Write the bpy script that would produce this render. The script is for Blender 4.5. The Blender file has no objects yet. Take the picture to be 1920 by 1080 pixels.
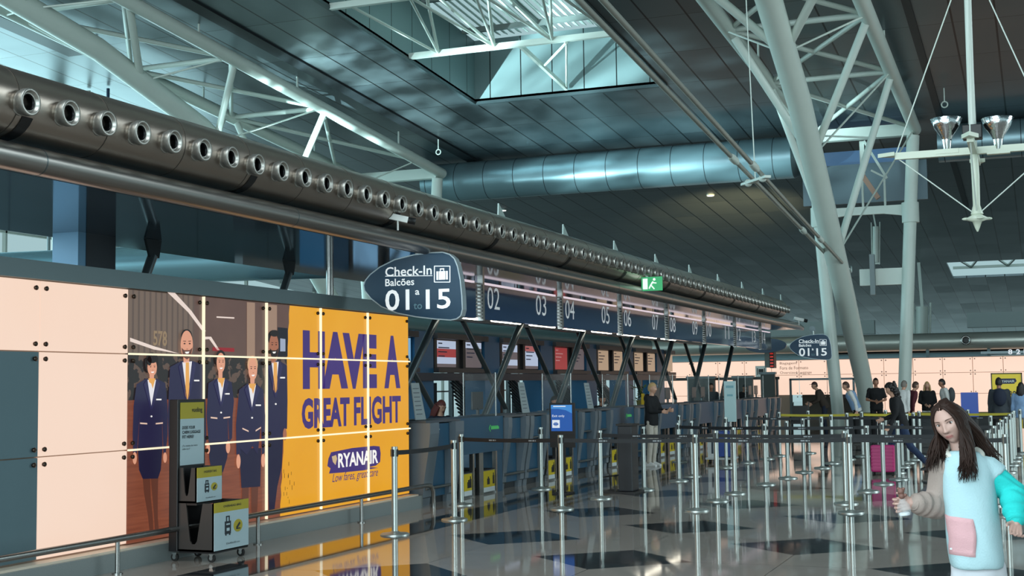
import bpy, math, random
from mathutils import Vector, Matrix, noise
C = bpy.context.scene.collection
sc = bpy.context.scene
random.seed(7)
PI = math.pi
# ------------------------------------------------------------------ camera
FPX, EYE = 2500.0, 1.65
_yaw, _pit, _rol = math.radians(21.6), math.radians(4.2), math.radians(0.75)
FW = Vector((-math.sin(_yaw)*math.cos(_pit), math.cos(_yaw)*math.cos(_pit), math.sin(_pit)))
_r0 = Vector((math.cos(_yaw), math.sin(_yaw), 0)); _u0 = _r0.cross(FW)
RT = math.cos(_rol)*_r0 - math.sin(_rol)*_u0
UP = RT.cross(FW)
cam = bpy.data.cameras.new('camera'); cam.sensor_width = 36; cam.lens = FPX/1920*36; cam.clip_end = 500
co = bpy.data.objects.new('camera', cam); C.objects.link(co)
co.matrix_world = Matrix(((RT.x, UP.x, -FW.x, 0), (RT.y, UP.y, -FW.y, 0), (RT.z, UP.z, -FW.z, EYE), (0, 0, 0, 1)))
sc.camera = co
# ------------------------------------------------------------------ view, world, big lights
vs = sc.view_settings
vs.view_transform = 'Standard'; vs.look = 'None'; vs.gamma = 1; vs.exposure = 0.0; vs.use_curve_mapping = False
try:
    sc.cycles.use_denoising = True
    sc.cycles.max_bounces = 8; sc.cycles.sample_clamp_indirect = 6
except Exception:
    pass
w = bpy.data.worlds.new('sky'); sc.world = w; w.use_nodes = True
bg = w.node_tree.nodes['Background']; bg.inputs[0].default_value = (0.50, 0.74, 0.78, 1); bg.inputs[1].default_value = 0.75

def area(name, loc, target, sx, sy, power, col):
    l = bpy.data.lights.new(name, 'AREA'); l.shape = 'RECTANGLE'; l.size = sx; l.size_y = sy; l.energy = power; l.color = col
    o = bpy.data.objects.new(name, l); C.objects.link(o); o.location = loc
    o.rotation_euler = (Vector(target) - Vector(loc)).to_track_quat('-Z', 'Y').to_euler()
    return o
# daylight through the glazed facade on the far left, and through the entrance glazing behind the camera
area('facade_daylight', (-42, 30, 5.0), (-20, 30, 9.0), 60, 7, 7600, (0.55, 0.93, 1.0))
area('entrance_daylight', (-7, -13, 6.0), (-3, 22, 3.0), 36, 9, 7000, (0.78, 0.95, 1.0))
# added fill lamps under the closed roof, beyond the top and right of frame
area('hall_fill', (9, 26, 10.6), (4, 27, 0), 9, 44, 6500, (0.80, 0.96, 1.0))
area('hall_fill', (-5.5, 4, 12.2), (-6.5, 9, 0), 9, 9, 1600, (0.85, 0.96, 1.0))
# sunlight thrown up off the bright apron and floor at the left: the patches in the skylight well and on the roof
sp = bpy.data.lights.new('apron_glint', 'SPOT'); sp.energy = 40000; sp.color = (0.66, 0.97, 1.0); sp.spot_size = math.radians(46); sp.spot_blend = 0.6; sp.shadow_soft_size = 0.12
so = bpy.data.objects.new('apron_glint', sp); C.objects.link(so); so.location = (-24.6, 27.0, 0.6)
so.rotation_euler = (Vector((-14.5, 38.0, 11.6)) - so.location).to_track_quat('-Z', 'Y').to_euler()
sp.use_nodes = True; _nt = sp.node_tree
_em = next(n for n in _nt.nodes if n.type == 'EMISSION'); _tc = _nt.nodes.new('ShaderNodeTexCoord'); _mp = _nt.nodes.new('ShaderNodeMapping'); _mp.inputs['Scale'].default_value = (5, 16, 1)
_no = _nt.nodes.new('ShaderNodeTexNoise'); _no.inputs['Scale'].default_value = 1.6; _no.inputs['Detail'].default_value = 2
_ra = _nt.nodes.new('ShaderNodeMapRange'); _ra.inputs['From Min'].default_value = .42; _ra.inputs['From Max'].default_value = .68; _ra.inputs['To Min'].default_value = .25; _ra.inputs['To Max'].default_value = 2.2
_nt.links.new(_tc.outputs['Normal'], _mp.inputs['Vector']); _nt.links.new(_mp.outputs[0], _no.inputs['Vector']); _nt.links.new(_no.outputs['Fac'], _ra.inputs['Value']); _nt.links.new(_ra.outputs[0], _em.inputs['Strength'])

# added warm spot without a fixture, makes the golden gleam on the far roof
sw = bpy.data.lights.new('roof_gleam_fill', 'SPOT'); sw.energy = 12000; sw.color = (1.0, .78, .42); sw.spot_size = math.radians(46); sw.spot_blend = 1.0; sw.shadow_soft_size = .3
swo = bpy.data.objects.new('roof_gleam_fill', sw); C.objects.link(swo); swo.location = (-8.6, 49.5, 4.0)
swo.rotation_euler = (Vector((-12.4, 57.5, 9.4)) - swo.location).to_track_quat('-Z', 'Y').to_euler()

# ------------------------------------------------------------------ photo geometry helpers: a pixel of the 1920x1080 frame to a point at a known depth
def ray(x, y):
    return FW*FPX + RT*(x-960) - UP*(y-540)
def wx(x, y, X):
    d = ray(x, y); t = X/d.x; return Vector((X, d.y*t, d.z*t+EYE))
def wy(x, y, Y):
    d = ray(x, y); t = Y/d.y; return Vector((d.x*t, Y, d.z*t+EYE))
def gnd(x, y, z=0):
    d = ray(x, y); t = (z-EYE)/d.z; return Vector((d.x*t, d.y*t, z))

# ------------------------------------------------------------------ colours and materials
def lin(c):
    return tuple((v/12.92 if v <= .04045 else ((v+.055)/1.055)**2.4) for v in c)
def rgb(r, g, b):
    return lin((r/255, g/255, b/255)) + (1,)
MATS = {}
def P(name, col, rough=.5, metal=0, bump=0, bscale=40, var=0, emit=None, estr=1, alpha=1, trans=0, coat=0, aniso=0):
    if name in MATS: return MATS[name]
    m = bpy.data.materials.new(name); m.use_nodes = True; nt = m.node_tree; b = nt.nodes['Principled BSDF']
    b.inputs['Base Color'].default_value = col; b.inputs['Roughness'].default_value = rough; b.inputs['Metallic'].default_value = metal
    if coat: b.inputs['Coat Weight'].default_value = coat; b.inputs['Coat Roughness'].default_value = .05
    if trans: b.inputs['Transmission Weight'].default_value = trans; b.inputs['IOR'].default_value = 1.3
    if alpha < 1: b.inputs['Alpha'].default_value = alpha
    if emit: b.inputs['Emission Color'].default_value = emit; b.inputs['Emission Strength'].default_value = estr
    if bump or var:
        tc = nt.nodes.new('ShaderNodeTexCoord'); n = nt.nodes.new('ShaderNodeTexNoise'); n.inputs['Scale'].default_value = bscale; n.inputs['Detail'].default_value = 4
        nt.links.new(tc.outputs['Object'], n.inputs['Vector'])
        if bump:
            bp = nt.nodes.new('ShaderNodeBump'); bp.inputs['Strength'].default_value = bump; bp.inputs['Distance'].default_value = .01
            nt.links.new(n.outputs['Fac'], bp.inputs['Height']); nt.links.new(bp.outputs['Normal'], b.inputs['Normal'])
        if var:
            mx = nt.nodes.new('ShaderNodeMix'); mx.data_type = 'RGBA'
            mx.inputs['A'].default_value = tuple(c*(1-var) for c in col[:3])+(1,); mx.inputs['B'].default_value = tuple(min(1, c*(1+var)) for c in col[:3])+(1,)
            nt.links.new(n.outputs['Fac'], mx.inputs['Factor']); nt.links.new(mx.outputs['Result'], b.inputs['Base Color'])
    MATS[name] = m; return m
def EM(name, col, s=1.0, gloss=.0):
    if name in MATS: return MATS[name]
    m = bpy.data.materials.new(name); m.use_nodes = True; b = m.node_tree.nodes['Principled BSDF']
    b.inputs['Base Color'].default_value = tuple(c*.3 for c in col[:3])+(1,); b.inputs['Roughness'].default_value = .35
    b.inputs['Emission Color'].default_value = col; b.inputs['Emission Strength'].default_value = s
    MATS[name] = m; return m

class NT:
    """tiny node helper for the patterned surfaces (object coordinates in metres)"""
    def __init__(s, name):
        s.m = bpy.data.materials.new(name); s.m.use_nodes = True; s.t = s.m.node_tree; s.b = s.t.nodes['Principled BSDF']
        s.tc = s.t.nodes.new('ShaderNodeTexCoord'); s.sx = s.t.nodes.new('ShaderNodeSeparateXYZ'); s.t.links.new(s.tc.outputs['Object'], s.sx.inputs[0])
        s.X, s.Y, s.Z = s.sx.outputs; MATS[name] = s.m
    def ma(s, op, a, b=None, c=None):
        n = s.t.nodes.new('ShaderNodeMath'); n.operation = op
        for i, v in enumerate((a, b, c)):
            if v is None: continue
            if isinstance(v, (int, float)): n.inputs[i].default_value = v
            else: s.t.links.new(v, n.inputs[i])
        return n.outputs[0]
    def fr(s, a, p, off=0):           # position inside a period of p metres, 0..1
        return s.ma('FRACT', s.ma('DIVIDE', s.ma('SUBTRACT', a, off), p))
    def cell(s, a, p, off=0):
        return s.ma('FLOOR', s.ma('DIVIDE', s.ma('SUBTRACT', a, off), p))
    def line(s, a, p, wd, off=0):
        return s.ma('LESS_THAN', s.fr(a, p, off-wd/2), wd/p)
    def band(s, a, lo, hi):
        return s.ma('MULTIPLY', s.ma('GREATER_THAN', a, lo), s.ma('LESS_THAN', a, hi))
    def mix(s, f, a, b):
        n = s.t.nodes.new('ShaderNodeMix'); n.data_type = 'RGBA'
        for k, v in (('Factor', f), ('A', a), ('B', b)):
            if isinstance(v, (int, float)): n.inputs[k].default_value = v
            elif isinstance(v, tuple): n.inputs[k].default_value = v
            else: s.t.links.new(v, n.inputs[k])
        return n.outputs['Result']
    def noise(s, scale, detail=3, vec=None):
        n = s.t.nodes.new('ShaderNodeTexNoise'); n.inputs['Scale'].default_value = scale; n.inputs['Detail'].default_value = detail
        s.t.links.new(vec if vec else s.tc.outputs['Object'], n.inputs['Vector']); return n.outputs['Fac']
    def white(s, a, b):
        c = s.t.nodes.new('ShaderNodeCombineXYZ'); s.t.links.new(a, c.inputs[0]); s.t.links.new(b, c.inputs[1])
        n = s.t.nodes.new('ShaderNodeTexWhiteNoise'); s.t.links.new(c.outputs[0], n.inputs['Vector']); return n.outputs['Value']
    def vec(s, x, y, z):
        c = s.t.nodes.new('ShaderNodeCombineXYZ')
        for i, v in enumerate((x, y, z)):
            if isinstance(v, (int, float)): c.inputs[i].default_value = v
            else: s.t.links.new(v, c.inputs[i])
        return c.outputs[0]
    def out(s, key, v):
        if isinstance(v, (int, float, tuple)): s.b.inputs[key].default_value = v
        else: s.t.links.new(v, s.b.inputs[key])

# ------------------------------------------------------------------ mesh builder
Z3 = Vector((0, 0, 1))
def frame(d):
    d = Vector(d).normalized(); a = Vector((1, 0, 0)) if abs(d.x) < .8 else Vector((0, 1, 0))
    if abs(d.z) < .9: a = Z3
    u = d.cross(a).normalized(); return u, d.cross(u).normalized(), d
class MB:
    def __init__(s): s.v = []; s.f = []; s.s = []; s.mi = []
    def add(s, vs, fs, smooth=False, mi=0):
        n = len(s.v); s.v += [tuple(v) for v in vs]
        for f in fs: s.f.append(tuple(n+i for i in f)); s.s.append(smooth); s.mi.append(mi)
        return s
    def box(s, x0, x1, y0, y1, z0, z1, mi=0, M=None):
        vs = [Vector((x, y, z)) for x in (x0, x1) for y in (y0, y1) for z in (z0, z1)]
        if M: vs = [M @ v for v in vs]
        return s.add(vs, [(0, 1, 3, 2), (4, 6, 7, 5), (0, 4, 5, 1), (2, 3, 7, 6), (0, 2, 6, 4), (1, 5, 7, 3)], False, mi)
    def bar(s, p, q, wd, ht, mi=0, up=Z3):
        p, q = Vector(p), Vector(q); d = (q-p).normalized(); u = d.cross(up)
        if u.length < 1e-4: u = d.cross(Vector((0, 1, 0)))
        u.normalize(); v = u.cross(d); vs = []
        for c in (p, q):
            for a, b in ((-1, -1), (1, -1), (1, 1), (-1, 1)): vs.append(c + u*a*wd/2 + v*b*ht/2)
        return s.add(vs, [(3, 2, 1, 0), (4, 5, 6, 7), (0, 1, 5, 4), (1, 2, 6, 5), (2, 3, 7, 6), (3, 0, 4, 7)], False, mi)
    def tube(s, p, q, r, r2=None, n=12, caps=True, mi=0):
        return s.path([p, q], [r, r if r2 is None else r2], n, caps, mi)
    def path(s, pts, r, n=10, caps=True, mi=0, flat=1.0):
        pts = [Vector(p) for p in pts]; k = len(pts); rs = r if isinstance(r, (list, tuple)) else [r]*k
        rings = []; u = None
        for i in range(k):
            d = (pts[min(i+1, k-1)] - pts[max(i-1, 0)])
            d = d.normalized() if d.length > 1e-9 else Z3
            if u is None: u = frame(d)[0]
            u = (u - d*u.dot(d));
            u = u.normalized() if u.length > 1e-6 else frame(d)[0]
            v = d.cross(u)
            rings.append([pts[i] + (u*math.cos(2*PI*j/n) + v*flat*math.sin(2*PI*j/n))*rs[i] for j in range(n)])
        return s.loft(rings, caps, mi)
    def loft(s, rings, caps=True, mi=0, smooth=True):
        n = len(rings[0]); vs = [v for rg in rings for v in rg]
        fs = [(i*n+j, i*n+(j+1) % n, (i+1)*n+(j+1) % n, (i+1)*n+j) for i in range(len(rings)-1) for j in range(n)]
        s.add(vs, fs, smooth, mi)
        if caps:
            s.add(rings[0], [tuple(range(n))[::-1]], False, mi); s.add(rings[-1], [tuple(range(n))], False, mi)
        return s
    def lathe(s, prof, o, axis, n=16, mi=0, caps=True):
        u, v, d = frame(axis); o = Vector(o)
        return s.loft([[o + d*h + (u*math.cos(2*PI*j/n) + v*math.sin(2*PI*j/n))*max(r, 1e-4) for j in range(n)] for r, h in prof], caps, mi)
    def prism(s, pts, ext, mi=0):
        pts = [Vector(p) for p in pts]; e = Vector(ext); n = len(pts); q = [p+e for p in pts]
        s.add(pts, [tuple(range(n))[::-1]], False, mi); s.add(q, [tuple(range(n))], False, mi)
        return s.add(pts+q, [(i, (i+1) % n, n+(i+1) % n, n+i) for i in range(n)], False, mi)
    def poly(s, pts, mi=0): return s.add(pts, [tuple(range(len(pts)))], False, mi)
    def ball(s, c, rx, ry=None, rz=None, n=14, m=9, R=None, mi=0):
        ry = ry or rx; rz = rz or rx; c = Vector(c); vs = []; 
        for i in range(m+1):
            t = PI*i/m
            for j in range(n):
                a = 2*PI*j/n; p = Vector((rx*math.sin(t)*math.cos(a), ry*math.sin(t)*math.sin(a), -rz*math.cos(t)))
                vs.append(c + (R @ p if R else p))
        return s.add(vs, [(i*n+j, i*n+(j+1) % n, (i+1)*n+(j+1) % n, (i+1)*n+j) for i in range(m) for j in range(n)], True, mi)
    def text(s, body, o, xd, yd, wd, ht, bold=0.0, mi=0, lift=None):
        vs, fs = text_geo(body, bold); o, xd, yd = Vector(o), Vector(xd), Vector(yd)
        return s.add([o + xd*(x*wd) + yd*(y*ht) for x, y in vs], fs, False, mi)
    def build(s, name, mats, parent=None, bev=0, label=None, stuff=False, sub=0):
        me = bpy.data.meshes.new(name); me.from_pydata(s.v, [], s.f)
        for m in (mats if isinstance(mats, (list, tuple)) else [mats]): me.materials.append(m)
        me.polygons.foreach_set('use_smooth', s.s); me.polygons.foreach_set('material_index', s.mi); me.update()
        o = bpy.data.objects.new(name, me); C.objects.link(o)
        if parent:
            o.parent = parent
            if parent.type == 'EMPTY' and not parent.get('_local'): o.matrix_parent_inverse = Matrix.Translation(parent.location).inverted()
        if bev:
            b = o.modifiers.new('bevel', 'BEVEL'); b.width = bev; b.segments = 2; b.limit_method = 'ANGLE'; b.angle_limit = .6
        if label: o['label'] = label
        if stuff: o['kind'] = 'stuff'
        return o
_TXT = {}
def text_geo(body, bold=0.0):
    k = (body, bold)
    if k in _TXT: return _TXT[k]
    cu = bpy.data.curves.new('lettering_curve', 'FONT'); cu.body = body; cu.offset = bold; cu.resolution_u = 3
    ob = bpy.data.objects.new('lettering_curve', cu); C.objects.link(ob); bpy.context.view_layer.update()
    me = bpy.data.meshes.new_from_object(ob.evaluated_get(bpy.context.evaluated_depsgraph_get()))
    vs = [v.co.copy() for v in me.vertices]; fs = [tuple(p.vertices) for p in me.polygons]
    bpy.data.objects.remove(ob); bpy.data.curves.remove(cu); bpy.data.meshes.remove(me)
    x0 = min(v.x for v in vs); x1 = max(v.x for v in vs); y0 = min(v.y for v in vs); y1 = max(v.y for v in vs)
    _TXT[k] = ([((v.x-x0)/(x1-x0), (v.y-y0)/(y1-y0)) for v in vs], fs); return _TXT[k]
def tag(o, label, cat, group=None):
    o['label'] = label; o['category'] = cat
    if group: o['group'] = group
    return o
def thing(name, label, cat, loc=(0, 0, 0), group=None, local=False):
    o = bpy.data.objects.new(name, None); C.objects.link(o); o.location = loc; o.empty_display_size = .1
    if local: o['_local'] = 1
    return tag(o, label, cat, group)
def struct(o): o['kind'] = 'structure'; return o
def dup(root, loc, rotz=0, label=None, group=None):
    r = root.copy(); C.objects.link(r); r.location = loc; r.rotation_euler = (0, 0, rotz)
    if label: r['label'] = label
    if group: r['group'] = group
    for ch in list(root.children):
        c = ch.copy(); C.objects.link(c); c.parent = r
        for g in list(ch.children):
            d = g.copy(); C.objects.link(d); d.parent = c
    return r
ORD = ['first', 'second', 'third', 'fourth', 'fifth', 'sixth', 'seventh', 'eighth', 'ninth', 'tenth', 'eleventh', 'twelfth', 'thirteenth', 'fourteenth']

# ------------------------------------------------------------------ shared materials
white_steel = P('white_painted_steel', rgb(206, 216, 208), .38, 0, var=.05, bscale=2)
brushed = P('brushed_steel', rgb(150, 150, 148), .26, .95, bump=.03, bscale=120)
dark_steel = P('dark_steel', rgb(92, 102, 105), .32, .75)
duct_metal = P('bronze_duct_metal', rgb(168, 156, 146), .3, .92, var=.05, bscale=3)
chrome = P('chrome', rgb(205, 208, 208), .12, 1)
pole_metal = P('satin_pole_steel', rgb(184, 190, 186), .36, .8)
black = P('black_plastic', rgb(16, 17, 19), .45)
navy = P('navy_panel', rgb(20, 50, 78), .32, .1)
teal_panel = P('teal_blue_panel', rgb(18, 58, 84), .4, .1)
white_paint = P('white_paint', rgb(215, 218, 214), .5)
grey_fascia = P('grey_green_fascia', rgb(98, 116, 120), .5, .2, var=.04, bscale=3)
glass = P('clear_glass', (.85, .95, .95, 1), .03, 0, alpha=.03)
rubber = P('black_rubber', rgb(22, 22, 22), .7)
gold = P('yellow_print', rgb(214, 178, 24), .5)
paper = P('white_paper', rgb(205, 212, 212), .6)
# ================================================================== THE HALL
CZ0, CS = 10.2, .07
def cz(y): return CZ0 - CS*(y-44)
# floor: polished granite, dark diamonds on a lattice, a dark band and a yellow line along the counters
t = NT('polished_granite')
def diamond(ox, oy):
    a = t.ma('DIVIDE', t.ma('MULTIPLY', t.ma('ABSOLUTE', t.ma('SUBTRACT', t.fr(t.X, 3.16, ox-1.58), .5)), 3.16), .78)
    b = t.ma('DIVIDE', t.ma('MULTIPLY', t.ma('ABSOLUTE', t.ma('SUBTRACT', t.fr(t.Y, 2.98, oy-1.49), .5)), 2.98), .73)
    return t.ma('LESS_THAN', t.ma('ADD', a, b), 1.0)
dm = t.ma('MULTIPLY', t.ma('MAXIMUM', diamond(-5.44, 13.72), diamond(-3.86, 15.21)), t.ma('GREATER_THAN', t.X, -6.25))
dm = t.ma('MAXIMUM', dm, t.band(t.X, -7.25, -6.62))
spk = t.noise(260, 2); blot = t.noise(1.1, 3)
base = t.mix(spk, rgb(138, 131, 124), rgb(186, 179, 170))
base = t.mix(t.ma('MULTIPLY', blot, .35), base, rgb(142, 132, 124))
darkc = t.mix(spk, rgb(30, 35, 39), rgb(52, 58, 62))
col = t.mix(dm, base, darkc)
yl = t.ma('MULTIPLY', t.ma('MAXIMUM', t.band(t.X, -6.5, -6.38), t.band(t.X, -6.25, -6.13)), t.ma('GREATER_THAN', t.Y, 17.0))
col = t.mix(t.ma('MULTIPLY', yl, .75), col, rgb(120, 96, 40))
jt = t.ma('MAXIMUM', t.line(t.X, 1.58, .012, -5.44), t.line(t.Y, 1.49, .012, 13.72))
col = t.mix(t.ma('MULTIPLY', jt, .6), col, rgb(45, 45, 45))
t.out('Base Color', col); t.out('Roughness', t.ma('ADD', t.ma('MULTIPLY', t.noise(3, 4), .03), .035)); t.out('Specular IOR Level', .5)
bp = t.t.nodes.new('ShaderNodeBump'); bp.inputs['Strength'].default_value = .05; bp.inputs['Distance'].default_value = .004
t.t.links.new(t.noise(1.8, 3), bp.inputs['Height']); t.t.links.new(bp.outputs[0], t.b.inputs['Normal'])
fl = MB().box(-45, 35, -16, 116, -.2, 0).build('floor', t.m); struct(fl)

# ceiling: dark metal panels 1.04 x 2.9 m with black seams, sloping down away from the camera
t = NT('metal_ceiling_panel')
sm = t.ma('MAXIMUM', t.line(t.X, 1.04, .05, -16.35), t.line(t.Y, 2.9, .022, 38.34))
v = t.white(t.cell(t.X, 1.04, -16.35), t.cell(t.Y, 2.9, 38.34))
pc = t.mix(v, rgb(86, 98, 103), rgb(112, 124, 128))
t.out('Base Color', t.mix(sm, pc, rgb(8, 12, 14))); t.out('Metallic', .75)
t.out('Roughness', t.ma('ADD', .30, t.ma('MULTIPLY', t.ma('ADD', v, t.noise(.8, 3)), .06)))
bp = t.t.nodes.new('ShaderNodeBump'); bp.inputs['Strength'].default_value = .12; bp.inputs['Distance'].default_value = .02
t.t.links.new(t.noise(.9, 3), bp.inputs['Height']); t.t.links.new(bp.outputs[0], t.b.inputs['Normal'])
ceilm = t.m
HX0, HX1, HY0, HY1 = -16.35, -10.2, 20.9, 38.34
SX0, SY0, SY1 = -4.6, 75.5, 81.5
mb = MB()
def cq(x0, x1, y0, y1):
    mb.add([(x0, y0, cz(y0)), (x1, y0, cz(y0)), (x1, y1, cz(y1)), (x0, y1, cz(y1)), (x0, y0, cz(y0)+.12), (x1, y0, cz(y0)+.12), (x1, y1, cz(y1)+.12), (x0, y1, cz(y1)+.12)],
           [(0, 3, 2, 1), (4, 5, 6, 7), (0, 1, 5, 4), (1, 2, 6, 5), (2, 3, 7, 6), (3, 0, 4, 7)])
cq(-45, HX0, -16, 116); cq(HX0, HX1, -16, HY0); cq(HX0, HX1, HY1, 116); cq(HX1, SX0, -16, 116); cq(SX0, 35, -16, SY0); cq(SX0, 35, SY1, 116)
ceil = struct(mb.build('ceiling', ceilm))
# skylight well
wellm = NT('well_panel'); wl = wellm
s1 = wl.ma('MAXIMUM', wl.line(wl.X, 1.04, .035, -15.83), wl.line(wl.Y, 1.3, .035, 37.7))
wl.out('Base Color', wl.mix(s1, rgb(120, 140, 142), rgb(14, 20, 22))); wl.out('Roughness', .42); wl.out('Metallic', .3)
WH = 2.0
mb = MB()
mb.add([(HX0, HY0, cz(HY0)), (HX0, HY1, cz(HY1)), (HX0, HY1, cz(HY1)+WH), (HX0, HY0, cz(HY0)+WH)], [(0, 1, 2, 3)])
mb.add([(HX1, HY0, cz(HY0)), (HX1, HY1, cz(HY1)), (HX1, HY1, cz(HY1)+WH), (HX1, HY0, cz(HY0)+WH)], [(3, 2, 1, 0)])
mb.add([(HX0, HY1, cz(HY1)), (HX1, HY1, cz(HY1)), (HX1, HY1, cz(HY1)+WH), (HX0, HY1, cz(HY1)+WH)], [(0, 1, 2, 3)])
mb.add([(HX0, HY0, cz(HY0)), (HX1, HY0, cz(HY0)), (HX1, HY0, cz(HY0)+WH), (HX0, HY0, cz(HY0)+WH)], [(3, 2, 1, 0)])
well = struct(mb.build('window_1', wellm.m))
mb = MB()
for x0, x1, y0, y1 in ((HX0-.1, HX0+.02, HY0, HY1), (HX1-.02, HX1+.1, HY0, HY1), (HX0, HX1, HY1-.02, HY1+.1)):
    mb.add([(x, y, cz(y)+dz) for x in (x0, x1) for y in (y0, y1) for dz in (-.05, .04)], [(0, 1, 3, 2), (4, 6, 7, 5), (0, 4, 5, 1), (2, 3, 7, 6), (0, 2, 6, 4), (1, 5, 7, 3)])
mb.build('frame', P('dark_edge_trim', rgb(70, 84, 88), .4, .5), well)
mb = MB(); n = 26
for i in range(n):
    x = HX0 + (i+.5)*(HX1-HX0)/n
    mb.bar((x, HY0, cz(HY0)+WH+.12), (x, HY1, cz(HY1)+WH+.12), .17, .025, up=Vector((.5, 0, 1)))
mb.build('louvre_blades', P('louvre_white', rgb(205, 220, 214), .5), well)
mb = MB()
for y in (24, 27.5, 31, 34.5, 37.4): mb.bar((HX0, y, cz(y)+WH), (HX1, y, cz(y)+WH), .12, .16)
for x in (-13.9, -12.1): mb.bar((x, HY0, cz(HY0)+WH), (x, HY1, cz(HY1)+WH), .16, .16)
mb.build('glazing_bar', P('roof_bar_grey', rgb(120, 128, 126), .5), well)
mb = MB()
mb.add([(x, y, cz(y)+WH+.45) for x, y in ((HX0-.3, HY0), (HX1+.3, HY0), (HX1+.3, HY1+.3), (HX0-.3, HY1+.3))], [(0, 1, 2, 3)])
mb.build('pane', P('roof_glass', (.9, .97, .97, 1), .1, 0, alpha=.12), well)

# white truss that crosses the skylight well
tr = thing('space_truss', 'white lattice truss crossing the skylight opening', 'truss', (-13.2, 33, 11.2))
def S(x, y, Y): return wy(x, y, Y)
A0 = wx(768, 106, HX0); A1 = Vector((HX1, A0.y, A0.z))
yA = A0.y
B0 = wx(620, 13, HX0); B1 = Vector((HX1, B0.y, B0.z))
MB().bar(A0, A1, .13, .16).build('bottom_chord', white_steel, tr)
MB().bar(B0, B1, .13, .16).build('bottom_chord', white_steel, tr)
Ap = lambda x: Vector((x, A0.y, A0.z)); Bp = lambda x: Vector((x, B0.y, B0.z))
top = [Vector((HX0+1.55+k*1.75, (A0.y+B0.y)/2, A0.z+1.25)) for k in range(3)]
nodesA = [Ap(HX0+.9+k*1.7) for k in range(4)]; nodesB = [Bp(HX0+.5+k*1.7) for k in range(4)]
for k in range(3):
    for q in (nodesA[k], nodesA[k+1], nodesB[k], nodesB[k+1]): MB().tube(top[k], q, .045, n=8).build('web_strut', white_steel, tr)
    MB().ball(top[k], .1).build('node', white_steel, tr)
MB().tube(top[0], top[2], .06, n=8).build('top_chord', white_steel, tr)
for k in range(3): MB().tube(nodesA[k], nodesB[k+1], .04, n=8).build('web_strut', white_steel, tr)
for k in range(4): MB().tube(nodesA[k], nodesB[k], .04, n=8).build('web_strut', white_steel, tr)
low = wy(1062, 166, HY1-.1)
MB().bar(wy(972, 82, yA), low, .09, .12).build('brace_strut', white_steel, tr)
MB().tube(wy(1062, 80, yA), wy(1022, 122, 35.6), .04, n=8).build('brace_strut', white_steel, tr)
MB().tube(wy(1062, 80, yA), low, .03, n=8).build('brace_rod', white_steel, tr)

# strips coloured dark for groove shade, and a dark edge beam along the roof
for nm, x, hw, y0, y1 in (('trim_1', -19.5, .22, 15, 52), ('trim_2', -25.0, .3, 10, 30), ('trim_3', -2.75, .1, 20, 60)):
    mb = MB(); mb.add([(x+sx*hw, y, cz(y)+dz) for sx in (-1, 1) for y in (y0, y1) for dz in (-.06, .02)], [(0, 1, 3, 2), (4, 6, 7, 5), (0, 4, 5, 1), (2, 3, 7, 6), (0, 2, 6, 4), (1, 5, 7, 3)])
    struct(mb.build(nm, P('groove_shade_beam', rgb(38, 44, 48), .45, .5)))
# glazed facade on the far left: mullions and a sill wall (daylight enters between them)
mb = MB()
for y in range(-12, 112, 4): mb.box(-44.1, -43.9, y-.06, y+.06, 0, cz(y))
for z in (3, 6, 9): mb.box(-44.1, -43.9, -14, 112, z-.05, z+.05)
struct(mb.build('window_2', white_steel))
# thin posts that rise behind the duct on the left
for i, (px, py0, py1, r, m_) in enumerate(((112, 80, 170, .17, white_steel), (96, 60, 170, .05, dark_steel), (167, 118, 172, .06, white_steel), (203, 140, 190, .05, navy))):
    Y = 33; p = wy(px, py0, Y); q = wy(px, py1, Y); p.z = min(p.z, cz(Y)); 
    b = Vector((p.x, Y, 0)); lab = ['thick white round post beside the dark roof edge beam, far left', 'thin dark post just left of the thick white post', 'thin white post right of the thick white post', 'thin dark blue post, rightmost behind the big steel duct'][i]
    tag(MB().tube(b, Vector((p.x, Y, cz(Y)-.02 if i < 2 else min(p.z+.6, cz(Y)-.05))), r, n=10).build('facade_post', m_), lab, 'post', 'posts of the left facade')
# skylight strip far away on the right: frame and lattice
st = MB()
for y in (SY0, SY1): st.bar((SX0, y, cz(y)+.6), (35, y, cz(y)+.6), .15, .15)
for k in range(14):
    x = SX0 + k*2.0; st.bar((x, SY0, cz(SY0)+.6), (x+1, SY1, cz(SY1)+.6), .1, .1); st.bar((x+1, SY1, cz(SY1)+.6), (x+2, SY0, cz(SY0)+.6), .1, .1)
struct(st.build('window_3', white_steel))

# end wall: rows of lit glass panels 1.22 m wide with bolts, a doorway and its fascia
WXF = 60.0
glow_far = EM('lit_panel_far', rgb(253, 216, 194), .93)
seam = P('panel_seam', rgb(150, 128, 112), .6)
bolt = P('bolt_dark', rgb(150, 126, 112), .4, .3)
wb = struct(MB().box(-17, -10.45, WXF, WXF+.4, 0, 2.66).box(-7.7, 14, WXF, WXF+.4, 0, 2.66).box(-10.45, -7.7, WXF, WXF+.4, 1.78, 2.66).build('wall_back', seam))
rows = [(.2, 1.07), (1.09, 1.96), (1.98, 2.62)]
for i in range(-14, 12):
    x0 = -.3 + i*1.22
    for z0, z1 in rows:
        xs = (x0+.012, x0+1.208)
        if x0+1.22 > -10.45 and x0 < -7.7:
            if z1 < 1.95: continue
        MB().box(xs[0], xs[1], WXF-.03, WXF, z0, z1).build('lit_panel', glow_far, wb)
mb = MB()
for i in range(-14, 12):
    x0 = -.3 + i*1.22
    for z in (1.0, 1.16, 1.9, 2.05, 2.55):
        for dx in (-.09, .09): mb.lathe([(.03, 0), (.03, .03)], (x0+dx, WXF-.03, z), (0, -1, 0), 6)
mb.build('bolts', bolt, wb)
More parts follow.
